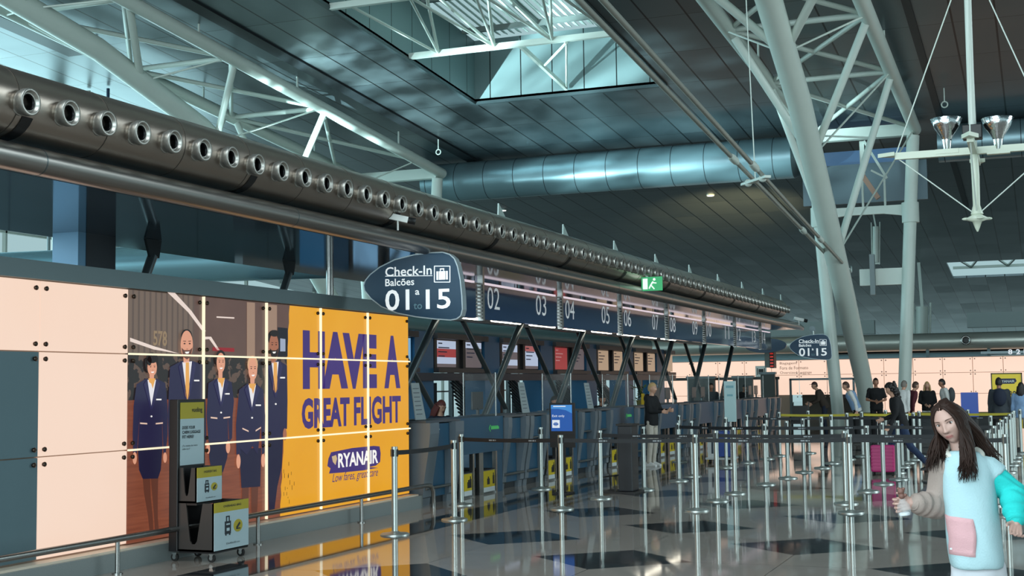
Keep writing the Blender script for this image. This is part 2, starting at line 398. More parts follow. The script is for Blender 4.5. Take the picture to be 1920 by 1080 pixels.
struct(MB().box(-17, -2.0, WXF-.35, WXF+.4, 2.64, 2.95).box(-2.0, 14, WXF-.2, WXF+.4, 2.68, 2.95).build('trim_4', P('pale_teal_fascia', rgb(140, 172, 182), .5), None))
dr = struct(MB().box(-10.45, -7.7, WXF+3.0, WXF+3.2, 0, 1.9).build('door_1', P('door_gap_grey', rgb(74, 76, 72), .6)))
MB().box(-10.5, -10.4, WXF-.05, WXF+.1, 0, 1.78).box(-7.75, -7.65, WXF-.05, WXF+.1, 0, 1.78).box(-10.5, -7.65, WXF-.05, WXF+.1, 1.73, 1.82).build('frame', dark_steel, dr)
MB().box(-8.3, -7.8, WXF+.9, WXF+1.0, .9, 1.75).build('panel', P('dark_blue_sheet', rgb(16, 34, 56), .5), dr)
sg = P('sign_text_grey', rgb(150, 118, 98), .6)
ws = thing('wall_sign', 'small grey lettering about oversized luggage on the lit far wall above the doorway', 'sign', (-10.3, WXF-.05, 2.2))
MB().text('Bagagem', (-10.9, WXF-.04, 2.42), (1, 0, 0), Z3, .75, .13).text('Fora de Formato', (-10.9, WXF-.04, 2.22), (1, 0, 0), Z3, 1.25, .14).text('Oversized Luggage', (-10.9, WXF-.04, 1.99), (1, 0, 0), Z3, 1.4, .15).build('lettering', sg, ws)
ic = thing('pictogram_plate', 'square white pictogram plate with a black icon on the lit far wall', 'sign', (-11.7, WXF-.05, 2.1))
MB().box(-12.0, -11.5, WXF-.05, WXF-.03, 1.9, 2.4).build('plate', white_paint, ic)
MB().box(-11.86, -11.64, WXF-.06, WXF-.05, 2.04, 2.26).box(-11.93, -11.9, WXF-.06, WXF-.05, 2.0, 2.3).box(-11.6, -11.57, WXF-.06, WXF-.05, 2.0, 2.3).build('icon', black, ic)
# duct and beams above the end wall
fd = thing('air_duct', 'long round steel duct running above the lit end wall', 'duct', (-2, 58, 3.25))
MB().path([(-17, 58, 3.25), (9, 58, 3.25)], .36, 24).build('pipe', P('far_duct_steel', rgb(176, 180, 172), .38, .55), fd)
MB().lathe([(.16, -.1), (.2, .28), (.2, .34), (.13, .34), (.1, .2)], (-2.85, 57.75, 3.27), (0, -1, .0), 18).build('nozzle', brushed, fd)
MB().lathe([(.1, 0), (.1, .01)], (-2.85, 57.5, 3.27), (0, -1, 0), 14).build('nozzle_throat', black, fd)
for x in (-14, -5.2, .9, 3): MB().path([(x, 58, 3.25), (x+.1, 58, 3.25)], .375, 24).build('joint_ring', dark_steel, fd)
for x in (-4.4, -2.0, 1.2): MB().box(x-.06, x+.06, 57.9, 58.1, 2.6, 2.95).build('bracket', grey_fascia, fd)
struct(MB().box(-10, 14, 59.0, 59.3, 2.83, 2.98).build('gap_shade', P('shadow_gap', rgb(14, 18, 20), .7)))  # near-black strip paints the shade in the gap above the end wall
gn = thing('gate_number_sign', 'small dark strip with white number tiles under the far duct at right', 'sign', (-1, 57.6, 2.7))
MB().box(-2.3, .6, 57.55, 57.65, 2.7, 2.8).build('board', dark_steel, gn)
MB().text('8', (-1.25, 57.53, 2.66), (1, 0, 0), Z3, .16, .2, .02).text('2', (-.95, 57.53, 2.66), (1, 0, 0), Z3, .16, .2, .02).text('1', (-.66, 57.53, 2.66), (1, 0, 0), Z3, .1, .2, .02).build('lettering', EM('white_digit', rgb(220, 225, 230), .9), gn)
for i, (xa, xb, z0, z1, Y) in enumerate(((-14.2, -7.2, 3.85, 4.5, 64), (-3.0, 12, 3.95, 4.6, 62))):
    tag(MB().box(xa, xb, Y, Y+.5, z0, z1).build('bulkhead_beam', P('pale_grey_beam', rgb(132, 146, 146), .5)), ['pale grey boxed beam behind the far check-in sign', 'pale grey boxed beam above the far duct at the right edge'][i], 'beam', 'pale beams before the far roof')

# ------------------------------------------------------------------ big round ducts that span between the tree columns
def big_duct(lab, x0, x1, Y, z, r, caps):
    d = thing('air_duct', lab, 'duct', ((x0+x1)/2, Y, z), 'large round roof ducts')
    MB().path([(x0, Y, z), (x1, Y, z)], r, 40).build('pipe', P('satin_roof_duct', rgb(122, 148, 156), .34, .55), d)
    x = x0 + .2
    mb = MB()
    while x < x1: mb.path([(x-.012, Y, z), (x+.012, Y, z)], r+.004, 40); x += 1.18
    mb.build('seams', P('duct_seam', rgb(30, 44, 50), .6), d)
    if caps:
        MB().lathe([(r, 0), (r*.9, .18), (r*.6, .3), (.02, .36)], (x1, Y, z), (1, 0, 0), 32).build('end_cap', P('duct_cap', rgb(88, 100, 104), .4, .7), d)
    return d
big_duct('large silver round duct between the two steel trees', -21.4, -7.6, 45.5, 9.32, .72, True)
big_duct('large silver round duct right of the steel tree, cut by the frame edge', -2.9, 9.5, 45.8, 9.45, .62, False)
# lower transverse duct seen through the slot above the lit wall
d = thing('air_duct', 'pale blue round duct glimpsed through the slot above the lit panels', 'duct', (-18, 24, 4.45))
MB().path([(-27, 24, 4.5), (-11.5, 24, 4.3)], .42, 28).build('pipe', P('pale_blue_duct', rgb(140, 178, 190), .22, .7), d)
MB().path([(-19.5, 24, 4.41), (-19.4, 24, 4.41)], .43, 28).build('joint_ring', dark_steel, d)
d = thing('air_duct', 'round grey duct running behind the check-in screens', 'duct', (-12.9, 30, 2.9))
MB().path([(-13.2, 17, 3.0), (-13.2, 46, 3.0)], .34, 24).build('pipe', P('grey_teal_duct', rgb(100, 130, 132), .35, .5), d)
for y in (22, 30, 38, 45.5): MB().box(-13.24, -13.16, y-.04, y+.04, 0, 2.7).build('post', dark_steel, d)

# ------------------------------------------------------------------ steel trees: round column legs, leaning bottom chord, two top chords, webs
def tree(lab, X0, zt, sl, bottom, kY=1.0, name='steel_tree'):
    d = thing(name, lab, 'steel truss', (X0, 44, 0), 'white steel tree trusses')
    H = 1.65
    zc = lambda y: zt + sl*(44-y)
    # legs
    for s in (-1, 1):
        p0 = Vector((X0+s*.98, 44, 0)); p1 = Vector((X0+s*1.6, 44, zt-.25))
        k = (4.9)/(zt-.25)
        MB().tube(p0, p1, .2, n=20).build('column_leg', white_steel, d)
        c = p0.lerp(p1, 7.0/(zt-.25)); MB().tube(c-Vector((0, 0, .32)), c+Vector((0, 0, .32)), .27, n=20).build('collar', white_steel, d)
    b = bottom
    MB().path(b, [.26 if p[2] < 4 else .29 for p in b], 22).build('bottom_chord', white_steel, d)
    for s in (-1, 1):
        MB().path([(X0+s*H, 44.3, zc(44.3)), (X0+s*H, 30, zc(30)), (X0+s*H, 12, zc(12))], .19, 16).build('top_chord', white_steel, d)
    # cross beams between the legs
    MB().bar((X0-1.6, 44, zt-.05), (X0+1.6, 44, zt-.05), .3, .38).build('head_beam', white_steel, d)
    pr = [(X0-1.48, 44, 6.85), (X0-1.48, 44, 7.28), (X0+1.48, 44, 7.28), (X0+1.48, 44, 6.85), (X0+1.1, 44, 6.95), (X0+.6, 44, 7.02), (X0-.6, 44, 7.02), (X0-1.1, 44, 6.95)]
    MB().prism(pr, (0, .14, 0)).build('tie_beam', white_steel, d)
    MB().box(X0-.2, X0+1.35, 43.95, 44.1, 4.72, 5.25).build('tie_beam', white_steel, d)
    MB().box(X0+.15, X0+.3, 43.7, 43.93, 4.4, 5.7).build('lug_plate', P('plate_grey', rgb(120, 130, 132), .5, .3), d)
    def bot(y):
        for a, c in zip(b, b[1:]):
            if min(a[1], c[1]) <= y <= max(a[1], c[1]):
                k = (y-a[1])/(c[1]-a[1]); return Vector(a).lerp(Vector(c), k)
        return Vector(b[-1])
    ks = kY; T = [44*ks if ks < 1 else 44, 37*ks, 31.8*ks, 27*ks, 22*ks, 17*ks]; Bn = [37.2*ks, 33.6*ks, 30*ks, 25.6*ks, 20.6*ks, 15.5*ks]
    for i in range(len(T)):
        n0 = bot(Bn[i])
        for s in (-1, 1):
            tp = Vector((X0+s*H, T[i]-.3, zc(T[i])))
            MB().tube(tp - Vector((0, 0, .1)), n0, .026, n=8).build('brace_rod', white_steel, d)
            if i+1 < len(T): MB().tube(Vector((X0+s*H, T[i+1]+.2, zc(T[i+1]))), n0, .1, n=12).build('web_strut', white_steel, d)
        MB().ball(n0, .275, .34, .275).build('node', white_steel, d)
        if i+1 < len(T):
            mid = Vector((X0, (T[i]+T[i+1])/2, zc((T[i]+T[i+1])/2)))
            for s in (-1, 1):
                MB().tube((X0+s*H, T[i], zc(T[i])), (X0-s*H, T[i+1], zc(T[i+1])), .065, n=10).build('cross_brace', white_steel, d)
            MB().tube((X0-H, T[i+1], zc(T[i+1])), (X0+H, T[i+1], zc(T[i+1])), .075, n=10).build('cross_tie', white_steel, d)
        # hangers to the roof
        for s in (-1, 1):
            y = T[i]-1.5; MB().tube((X0+s*H, y, zc(y)), (X0+s*H, y, cz(y)), .03, n=6).build('roof_hanger', white_steel, d)
    return d
R_b = [(-5.15, 43.6, 0), (-5.15, 42.7, 1.5), (-5.15, 38.9, 4.0), (-5.15, 35.4, 6.2), (-5.15, 31.9, 8.3), (-5.15, 28.1, 9.9), (-5.15, 22, 10.75), (-5.15, 14, 11.2)]
tree('white steel tree column and truss rising beside the queue', -5.15, 9.72, .045, R_b)
L_b = [(-21.9, 43.6, 0), (-21.9, 41.3, 2.6), (-21.9, 38, 5.4), (-21.9, 34.6, 7.7), (-21.9, 31.5, 9.1), (-21.9, 27, 10.3), (-21.9, 22, 11.1), (-21.9, 14, 11.8)]
tree('white steel truss at upper left behind the nozzle duct', -21.9, 9.5, .088, L_b, .96)
# baffle plate and hanging bracket behind the right tree
pb = thing('baffle_plate', 'flat grey baffle plate behind the tree column between the big ducts', 'panel', (-5, 46.6, 8.5))
MB().box(-7.5, -3.35, 46.6, 46.75, 7.75, 9.1).build('plate', P('baffle_grey', rgb(96, 112, 120), .45, .4), pb)
MB().box(-7.1, -3.9, 46.9, 47.0, 9.12, 9.62).build('window_strip', EM('blue_window', rgb(66, 104, 140), .7), pb)
hb = thing('hanging_bracket', 'pale triangular bracket with a brown counterweight hung inside the steel tree', 'bracket', (-4.9, 45, 8.3))
MB().box(-5.35, -5.2, 45, 45.12, 8.3, 9.6).bar((-5.2, 45, 9.6), (-4.5, 45, 8.3), .08, .08).bar((-5.0, 45, 8.6), (-4.5, 45, 8.3), .06, .06).box(-5.33, -5.26, 45, 45.08, 7.25, 8.3).box(-4.62, -4.55, 45, 45.08, 7.25, 8.4).build('frame', white_steel, hb)
MB().bar((-5.3, 44.6, 8.5), (-4.75, 44.6, 7.6), .22, .16).build('weight', P('tan_weight', rgb(165, 130, 112), .5), hb)
# far trees glimpsed beyond
for i, (px, py0, py1, Y, r) in enumerate(((1729, 575, 640, 75, .32), (1642, 425, 492, 60, .13))):
    p, q = wy(px, py0, Y), wy(px, py1, Y)
    o = thing('roof_actuator', ['white cylinder hanging from the far roof right of the column', 'white linked strut hanging behind the tree column tie beams'][i], 'strut', p, 'hanging roof hardware')
    MB().tube(p, q, r, n=14).build('cylinder', white_steel, o)
    for s in (-1, 1): MB().tube(p+Vector((s*r*1.4, 0, .2)), q+Vector((s*r*1.2, 0, -.1)), r*.18, n=8).build('link', white_steel, o)
    MB().bar(p+Vector((0, 0, 0)), Vector((p.x-.1, Y, cz(Y))), r*.5, r*.5).build('hanger', white_steel, o)
    MB().bar(q+Vector((-r*1.4, 0, -.05)), q+Vector((r*1.4, 0, -.05)), r*.6, r*.5).build('foot', white_steel, o)

# twin tie rods from the tree down over the hall, with a clamp and hanger cable
for i, (X, pts) in enumerate(((-5.42, [(1085, 0), (1290, 210), (1405, 345), (1560, 488)]), (-4.98, [(1130, 0), (1310, 205), (1430, 335), (1590, 505)]))):
    w3 = [wx(x, y, X) for x, y in pts]; e = w3[0] + (w3[0]-w3[1])*2.0
    e.z = min(e.z, cz(e.y)-.3)
    d = thing('tie_rod', ['lower steel tie rod of the pair sloping to the tree column', 'upper steel tie rod of the pair sloping to the tree column'][i], 'rod', w3[-1], 'twin tie rods')
    MB().path([e]+w3[:1]+[w3[-1]], .045, 10).build('rod', P('grey_rod', rgb(165, 168, 160), .4, .4), d)
    for k in (1, 3):
        m_ = w3[0].lerp(w3[-1], [.0, .42, 0, .78][k]); dd = (w3[-1]-w3[0]).normalized()
        MB().path([m_-dd*.3, m_-dd*.15, m_+dd*.15, m_+dd*.3], [.05, .075, .075, .05], 10).build('turnbuckle', white_steel, d)
    MB().lathe([(.1, -.1), (.1, .1)], w3[-1], (1, 0, 0), 14).bar(w3[-1], w3[-1]-(w3[-1]-w3[0]).normalized()*.4, .08, .12).build('clevis', chrome, d)
ca, cb = wx(1403, 343, -5.42), wx(1430, 334, -4.98)
cl = thing('rod_clamp', 'small white spacer clamp on the twin tie rods with its hanger cable', 'clamp', (ca+cb)/2)
MB().bar(ca+(ca-cb)*.35, cb+(cb-ca)*.35, .12, .05).ball(ca, .08).ball(cb, .08).build('clamp_body', white_steel, cl)
m_ = (ca+cb)/2; MB().tube(m_, Vector((m_.x-.1, m_.y-.2, cz(m_.y))), .012, n=6).build('cable', white_steel, cl)

# hanging lamp cross at the upper right
FY = 18.0
f0 = wy(1826, 283, FY)
lf = thing('hanging_lamp_cross', 'white hanging cross fixture with chrome uplight reflectors at upper right', 'light fixture', f0)
cream = P('cream_enamel', rgb(206, 214, 196), .35)
MB().tube(wy(1823, 250, FY), Vector((f0.x+.02, FY, cz(FY))), .045, n=12).build('mast', white_steel, lf)
MB().path([f0, wy(1829, 330, FY), wy(1831, 385, FY), wy(1832, 402, FY)], [.05, .05, .045, .08], 12).build('lower_mast', cream, lf)
e = wy(1832, 411, FY)
MB().lathe([(.01, -.16), (.035, -.1), (.06, -.03), (.16, 0), (.07, .05), (.05, .14)], e, Z3, 14).build('finial', cream, lf)
fins = MB()
for k in range(4): a = k*PI/2+.3; fins.ball(e+Vector((math.cos(a)*.14, math.sin(a)*.14, .005)), .05, .03, .02)
fins.build('finial_star', cream, lf)
arm = f0 - wy(1695, 290, FY); L = .98
ends = []
for k, a in enumerate((.0, PI, PI/2, -PI/2)):
    dv = Vector((math.cos(a), math.sin(a), -.0)); q = f0 + dv*L; ends.append(q)
    MB().bar(f0, q, .08, .09).build('arm', cream, lf)
    MB().prism([q+Vector((-dv.y*.1, dv.x*.1, 0)), q+dv*.22, q+Vector((dv.y*.1, -dv.x*.1, 0))], (0, 0, .05)).build('arm_tip', cream, lf)
    MB().tube(q, f0+Vector((.02, 0, 2.6)), .009, n=6).build('tie_cable', white_steel, lf)
    MB().tube(q, e+Vector((0, 0, .05)), .009, n=6).build('tie_cable', white_steel, lf)
refl = P('reflector_chrome', rgb(225, 228, 230), .1, 1, bump=.6, bscale=22)
for px in (1776, 1872):
    c = wy(px, 280, FY)
    g = MB().lathe([(.045, 0), (.06, .1), (.07, .18)], c, Z3, 12); 
    lp = g.build('lamp_socket', chrome, lf)
    MB().lathe([(.06, .12), (.08, .17), (.16, .29), (.2, .4), (.195, .405), (.15, .29), (.06, .18)], c, Z3, 18).build('reflector', refl, lf)
    MB().box(c.x-.14, c.x+.14, FY-.05, FY+.05, c.z-.06, c.z).build('bracket', cream, lf)
b_ = wy(1823, 244, FY)
MB().box(b_.x-.12, b_.x+.12, FY-.1, FY+.1, b_.z-.12, b_.z+.06).build('ballast_box', black, lf, bev=.01)

# pin downlights and hooks in the roof
dl = EM('downlight_glow', rgb(250, 250, 245), 1.6)
for i, (px, py) in enumerate(((943, 393), (1332, 365))):
    d_ = ray(px, py); tt = (CZ0+CS*44-EYE)/(d_.z+CS*d_.y); p = d_*tt + Vector((0, 0, EYE-.03))
    o = thing('ceiling_downlight', ['lit roof downlight above the middle of the nozzle duct', 'lit roof downlight under the right end of the big duct'][i], 'light', p, 'roof downlights')
    MB().lathe([(.14, 0), (.14, .05)], p-Vector((0, 0, .03)), Z3, 16).build('diffuser', dl, o)
    MB().lathe([(.17, .02), (.17, .07)], p-Vector((0, 0, .03)), Z3, 16).build('rim', white_steel, o)
for i, (px, py) in enumerate(((822, 285), (1771, 196))):
    d_ = ray(px, py); tt = (CZ0+CS*44-.5-EYE)/(d_.z+CS*d_.y); p = d_*tt + Vector((0, 0, EYE))
    o = thing('roof_hook', ['small ring hook hanging at the left end of the big duct', 'small ring hook hanging left of the lamp mast'][i], 'hook', p, 'roof ring hooks')
    MB().tube(p+Vector((0, 0, .08)), Vector((p.x, p.y, cz(p.y))), .02, n=6).build('rod', white_steel, o)
    MB().path([p+Vector((math.cos(a)*.09, 0, math.sin(a)*.09)) for a in [k*PI/6 for k in range(13)]], .022, 6).build('ring', white_steel, o)
# ================================================================== LEFT WALL: lit glass panels, advertising print, curb and bumper rail
XW = -8.15
YE = 16.67
COLS = [4.45, 5.67, 6.89, 8.11, 9.33, 10.55, 11.77, 12.99, 14.21, 15.43, 16.65]
ROWS = [(.2, 1.085), (1.085, 2.005), (2.005, 2.63)]
seam_glow = EM('seam_glow', rgb(255, 240, 205), 1.0)
t = NT('lit_glass_panel')
g = t.noise(.7, 2)
c_ = t.mix(g, rgb(248, 212, 188), rgb(250, 222, 204))
t.out('Base Color', rgb(70, 64, 58)); t.out('Emission Color', c_); t.out('Emission Strength', .93); t.out('Roughness', .3)
lit_panel = t.m
grey_panel = P('grey_teal_glass_panel', rgb(92, 116, 124), .28, .1, var=.1, bscale=1.2)
wl_ = struct(MB().box(XW-.5, XW-.03, 4.45, YE, 0, 2.66).build('wall_left', seam))
for i in range(5):
    y0, y1 = COLS[i]+.007, COLS[i+1]-.007
    for k, (z0, z1) in enumerate(ROWS):
        m_ = lit_panel if (i == 4 or k == 2) else grey_panel
        MB().box(XW-.028, XW, y0, y1, z0+.006, z1-.006).build('glass_panel', m_, wl_)
mb = MB()
for y in COLS:
    for z in (1.02, 1.15, 1.94, 2.07, 2.56):
        for dy in (-.065, .065):
            if 4.5 < y+dy < YE-.02: mb.lathe([(.018, 0), (.022, .012), (.022, .022), (.012, .03)], (XW, y+dy, z), (1, 0, 0), 8)
mb.build('bolts', P('bolt_bronze', rgb(70, 58, 50), .35, .8), wl_)
struct(MB().box(XW-.55, XW+.05, 4.45, YE+.02, 2.635, 2.795).build('trim_6', grey_fascia))
granite = P('curb_granite', rgb(132, 140, 140), .35, 0, var=.3, bscale=150)
cb_ = struct(MB().box(-8.6, -7.98, 4.45, YE+.05, 0, .165).build('baseboard_left', granite))
MB().box(XW-.1, -8.02, 4.45, YE+.0, .165, .185).build('lit_ledge', P('ledge_white', rgb(230, 215, 195), .4), cb_)
# bumper rail
rl = thing('bumper_rail', 'low steel bumper rail in front of the lit panels and poster', 'rail', (-7.85, 10.5, 0))
RX, RZ = -7.84, .315
MB().path([(RX, 4.6, RZ), (RX, 16.55, RZ), (RX, 16.68, RZ-.01), (RX, 16.76, RZ-.09), (RX, 16.77, 0)], .03, 12).build('rail_tube', brushed, rl)
for y in (5.4, 7.7, 10.02, 12.35, 14.68):
    MB().tube((RX, y, 0), (RX, y, RZ-.02), .022, n=10).lathe([(.05, 0), (.05, .012)], (RX, y, 0), Z3, 12).build('post', brushed, rl)

# ------------------------------------------------------------------ the advertising print on five panel columns
ad = thing('advertising_poster', 'large backlit airline poster with five uniformed crew and yellow lettering half', 'poster', (XW, 13.6, 0))
LAY = .0025
def W(x, y, k): p = wx(x, y, XW); return (XW + .001 + k*LAY, p.y, p.z)
def Q(X, Y): return (230+X/2.25, 530+Y/2.25)          # measured on an enlarged view of the poster
Y0, Y1 = COLS[5], COLS[10]
t = NT('poster_photo')
z_ = t.Z
wall_c = t.mix(t.line(t.Y, .09, .03), rgb(112, 94, 82), rgb(92, 76, 68))
ceil_c = t.mix(t.noise(3, 3), rgb(86, 62, 56), rgb(104, 78, 68))
up = t.mix(t.ma('GREATER_THAN', t.Y, 11.62), wall_c, ceil_c)
cr = t.ma('GREATER_THAN', t.noise(9, 4), .54)
crowd = t.mix(cr, rgb(34, 26, 26), rgb(92, 72, 62))
wd_ = t.noise(6, 4, t.vec(0, t.ma('MULTIPLY', t.Y, .35), t.ma('MULTIPLY', t.Z, 7)))
flr = t.mix(wd_, rgb(96, 46, 32), rgb(150, 84, 58))
c1 = t.mix(t.ma('GREATER_THAN', z_, 1.56), flr, crowd)
c2 = t.mix(t.ma('GREATER_THAN', z_, 2.02), c1, up)
t.out('Base Color', (.02, .02, .02, 1)); t.out('Emission Color', c2); t.out('Emission Strength', .95); t.out('Roughness', .3)
MB().box(XW-.028, XW, Y0+.006, YE-.02, .2, 2.625).build('photo_print', t.m, ad)
PRN = {}
def ink(r, g, b): return EM('ink_%d_%d_%d' % (r, g, b), rgb(r, g, b), .95)
def pol(mb, pts, k): mb.poly([W(*Q(x, y), k) for x, y in pts][::1]); return mb
def ell(mb, cx, cy, rx, ry, k, n=18): return pol(mb, [(cx+rx*math.cos(2*PI*i/n), cy-ry*math.sin(2*PI*i/n)) for i in range(n)], k)
# yellow half
mb = MB(); tl, bl = wx(543, 573, XW), wx(525, 962, XW)
N = 24; edge = []
for i in range(N+1):
    q = tl.lerp(bl, i/N); edge.append((XW+.001, q.y + random.uniform(-.012, .012), q.z))
edge[0] = (XW+.001, tl.y, 2.622); edge[-1] = (XW+.001, bl.y, .2)
mb.poly([edge[0], (XW+.001, YE-.025, 2.622), (XW+.001, YE-.025, .2)] + edge[::-1][:-1])
t = NT('yellow_ink'); t.out('Base Color', (.05, .04, .01, 1)); t.out('Emission Color', t.mix(t.noise(1.2, 2), rgb(236, 160, 28), rgb(244, 176, 40))); t.out('Emission Strength', .86); t.out('Roughness', .3)
mb.build('yellow_print', t.m, ad)
sp_ = MB()
for i in range(16):
    x = random.uniform(530, 552); y = random.uniform(870, 955); p = W(x, y, 1); h = random.uniform(.01, .06)
    sp_.poly([p, (p[0], p[1]+.008, p[2]), (p[0], p[1]+.008, p[2]+h), (p[0], p[1], p[2]+h)])
sp_.build('ink_splashes', ink(40, 30, 20), ad)
# background pieces of the photograph
sc_ = MB()
pol(sc_, [(185, 38), (215, 38), (290, 120), (350, 205), (335, 205), (275, 125)], 1); pol(sc_, [(343, 228), (372, 228), (408, 285), (398, 285), (364, 238), (343, 240)], 1); pol(sc_, [(395, 142), (470, 146), (470, 152), (395, 148)], 1); pol(sc_, [(30, 232), (130, 268), (240, 300), (130, 282), (30, 248)], 1)
sc_.build('printed_light_strip', ink(225, 205, 195), ad)
pl_ = MB(); pol(pl_, [(523, 82), (557, 85), (557, 320), (523, 320)], 1); pol(pl_, [(608, 92), (650, 95), (650, 330), (608, 330)], 1); pl_.build('printed_pillars', ink(150, 122, 104), ad)
kb = MB(); pol(kb, [(652, 188), (694, 192), (694, 312), (652, 312)], 2); kb.build('printed_screen', ink(20, 22, 34), ad)
kb = MB(); pol(kb, [(662, 235), (684, 238), (684, 290), (662, 290)], 3); kb.build('printed_screen_page', ink(150, 160, 180), ad)
a, b = W(*Q(128, 262), 1), W(*Q(186, 188), 1)
MB().text('578', (a[0], a[1], a[2]-.01), (0, 1, 0), Z3, b[1]-a[1], b[2]-a[2]-.03, .02).build('printed_gate_number', ink(140, 118, 92), ad)
rs = MB(); pol(rs, [(378, 272), (470, 276), (470, 292), (378, 288)], 1); rs.build('printed_red_signs', ink(140, 30, 40), ad)
NAVY = ink(38, 36, 66); NAVY2 = ink(30, 28, 54); SK = ink(214, 150, 122); SKD = ink(158, 100, 76); HAIR = ink(28, 20, 20); SHIRT = ink(222, 218, 222); TIE = ink(222, 160, 84); LEG = ink(92, 52, 40); WHT = ink(240, 236, 232); DKL = ink(60, 34, 30); BLOND = ink(206, 160, 122); TRIM = ink(224, 190, 170)
def crew(label, jac, v, face, hair, skin, tie, skirt, legs, hands, pockets, hairc=HAIR, beard=None, badge=None, shoes=()):
    pr = MB(); pol(pr, jac, 4); po = pr.build('printed_person', NAVY, ad, label=label)
    m_ = MB()
    if skirt: pol(m_, skirt, 3); m_.build('printed_skirt' if legs else 'printed_trousers', NAVY2, po)
    m_ = MB()
    for l in legs: pol(m_, l, 2)
    if legs: m_.build('printed_legs', LEG, po)
    for h in hands: ell(MB(), h[0], h[1], h[2], h[3], 5).build('printed_hand', skin, po)
    m_ = MB(); pol(m_, v, 5); m_.build('printed_shirt', SHIRT, po)
    cx = (v[0][0]+v[1][0])/2; dv = v[2][1]-v[0][1]
    m_ = MB()
    if tie: pol(m_, [(cx-7, v[0][1]), (cx+7, v[0][1]), (cx+9, v[0][1]+dv*.85), (cx, v[0][1]+dv*.97), (cx-9, v[0][1]+dv*.85)], 6)
    else: pol(m_, [(cx-15, v[0][1]-6), (cx+15, v[0][1]-6), (cx+9, v[0][1]+14), (cx+3, v[0][1]+38), (cx-3, v[0][1]+16), (cx-12, v[0][1]+10)], 6)
    m_.build('printed_tie' if tie else 'printed_scarf', TIE, po)
    fx, fy, rx, ry = face
    m_ = MB()
    for h in hair: ell(m_, h[0], h[1], h[2], h[3], h[4])
    if hair: m_.build('printed_hair', hairc, po)
    m_ = MB(); ell(m_, fx, fy, rx, ry, 7, 22); pol(m_, [(fx-rx*.5, fy+ry*.6), (fx+rx*.5, fy+ry*.6), (fx+rx*.45, v[0][1]+4), (fx-rx*.45, v[0][1]+4)], 5); m_.build('printed_face', skin, po)
    if beard:
        m_ = MB(); pol(m_, [(fx-rx*.9, fy+ry*.2), (fx-rx*.45, fy+ry*.38), (fx+rx*.45, fy+ry*.38), (fx+rx*.9, fy+ry*.2), (fx+rx*.62, fy+ry*.85), (fx, fy+ry*1.04), (fx-rx*.62, fy+ry*.85)], 8); m_.build('printed_beard', beard, po)
    m_ = MB()
    for s in (-1, 1): ell(m_, fx+s*rx*.42, fy-ry*.08, rx*.16, ry*.055, 9, 8); pol(m_, [(fx+s*rx*.2, fy-ry*.22), (fx+s*rx*.65, fy-ry*.24), (fx+s*rx*.65, fy-ry*.28), (fx+s*rx*.2, fy-ry*.27)], 9)
    m_.build('printed_eyes', DKL, po)
    m_ = MB(); pol(m_, [(fx-rx*.38, fy+ry*.5), (fx+rx*.38, fy+ry*.48), (fx+rx*.2, fy+ry*.62), (fx-rx*.2, fy+ry*.63)], 9); m_.build('printed_smile', WHT, po)
    m_ = MB(); pol(m_, [(fx-rx*.14, fy+ry*.28), (fx+rx*.16, fy+ry*.28), (fx+rx*.1, fy+ry*.33), (fx-rx*.1, fy+ry*.33)], 9); m_.build('printed_nose', SKD, po)
    m_ = MB()
    for p in pockets: pol(m_, [(p[0], p[1]), (p[0]+p[2], p[1]+p[3]), (p[0]+p[2], p[1]+p[3]+6), (p[0], p[1]+6)], 6)
    if pockets: m_.build('printed_trim', TRIM, po)
    if badge:
        m_ = MB(); pol(m_, [badge, (badge[0]+22, badge[1]), (badge[0]+22, badge[1]+6), (badge[0], badge[1]+6)], 6); m_.build('printed_badge', WHT, po); ell(MB(), v[2][0], v[2][1]+42, 4, 4, 6, 8).build('printed_button', WHT, po)
    m_ = MB()
    jb = [p for p in jac]
    pol(m_, [(v[0][0]-2, v[0][1]-2), (v[0][0]-16, v[0][1]+18), (v[2][0]-2, v[2][1]+16), (v[2][0], v[2][1])], 6); pol(m_, [(v[1][0]+2, v[1][1]-2), (v[1][0]+16, v[1][1]+18), (v[2][0]+2, v[2][1]+16), (v[2][0], v[2][1])], 6); m_.build('printed_lapels', ink(46, 44, 80), po)
    return po
crew('printed woman at the left with dark fringe and skirt uniform', [(55, 428), (96, 404), (140, 404), (176, 424), (186, 520), (186, 640), (178, 720), (168, 720), (162, 560), (165, 692), (60, 692), (68, 560), (56, 720), (40, 724), (38, 640), (42, 520)],
     [(100, 410), (136, 410), (116, 522)], (118, 358, 20, 36), [(117, 342, 28, 48, 6), (118, 318, 24, 22, 8), (105, 330, 10, 20, 8)], SK, False, [(60, 685), (166, 685), (158, 790), (146, 826), (82, 828), (66, 790)],
     [[(82, 822), (114, 822), (116, 900), (126, 1000), (128, 1056), (112, 1056), (104, 980), (88, 890)], [(116, 822), (148, 822), (146, 900), (146, 990), (152, 1056), (134, 1056), (130, 980), (122, 890)]],
     [(46, 740, 9, 26), (174, 738, 8, 22)], [(68, 590, 30, 2), (134, 592, 30, -3)], badge=(136, 490))
crew('printed bald man with short beard and yellow tie', [(196, 356), (244, 330), (290, 330), (336, 346), (346, 500), (350, 660), (340, 700), (226, 700), (222, 600), (218, 690), (190, 690), (186, 560)],
     [(247, 336), (288, 332), (268, 500)], (264, 262, 26, 60), [(264, 226, 24, 30, 6)], SK, True, None, [], [(206, 738, 13, 34), (206, 700, 10, 20)], [], beard=ink(96, 62, 52), badge=(296, 410))
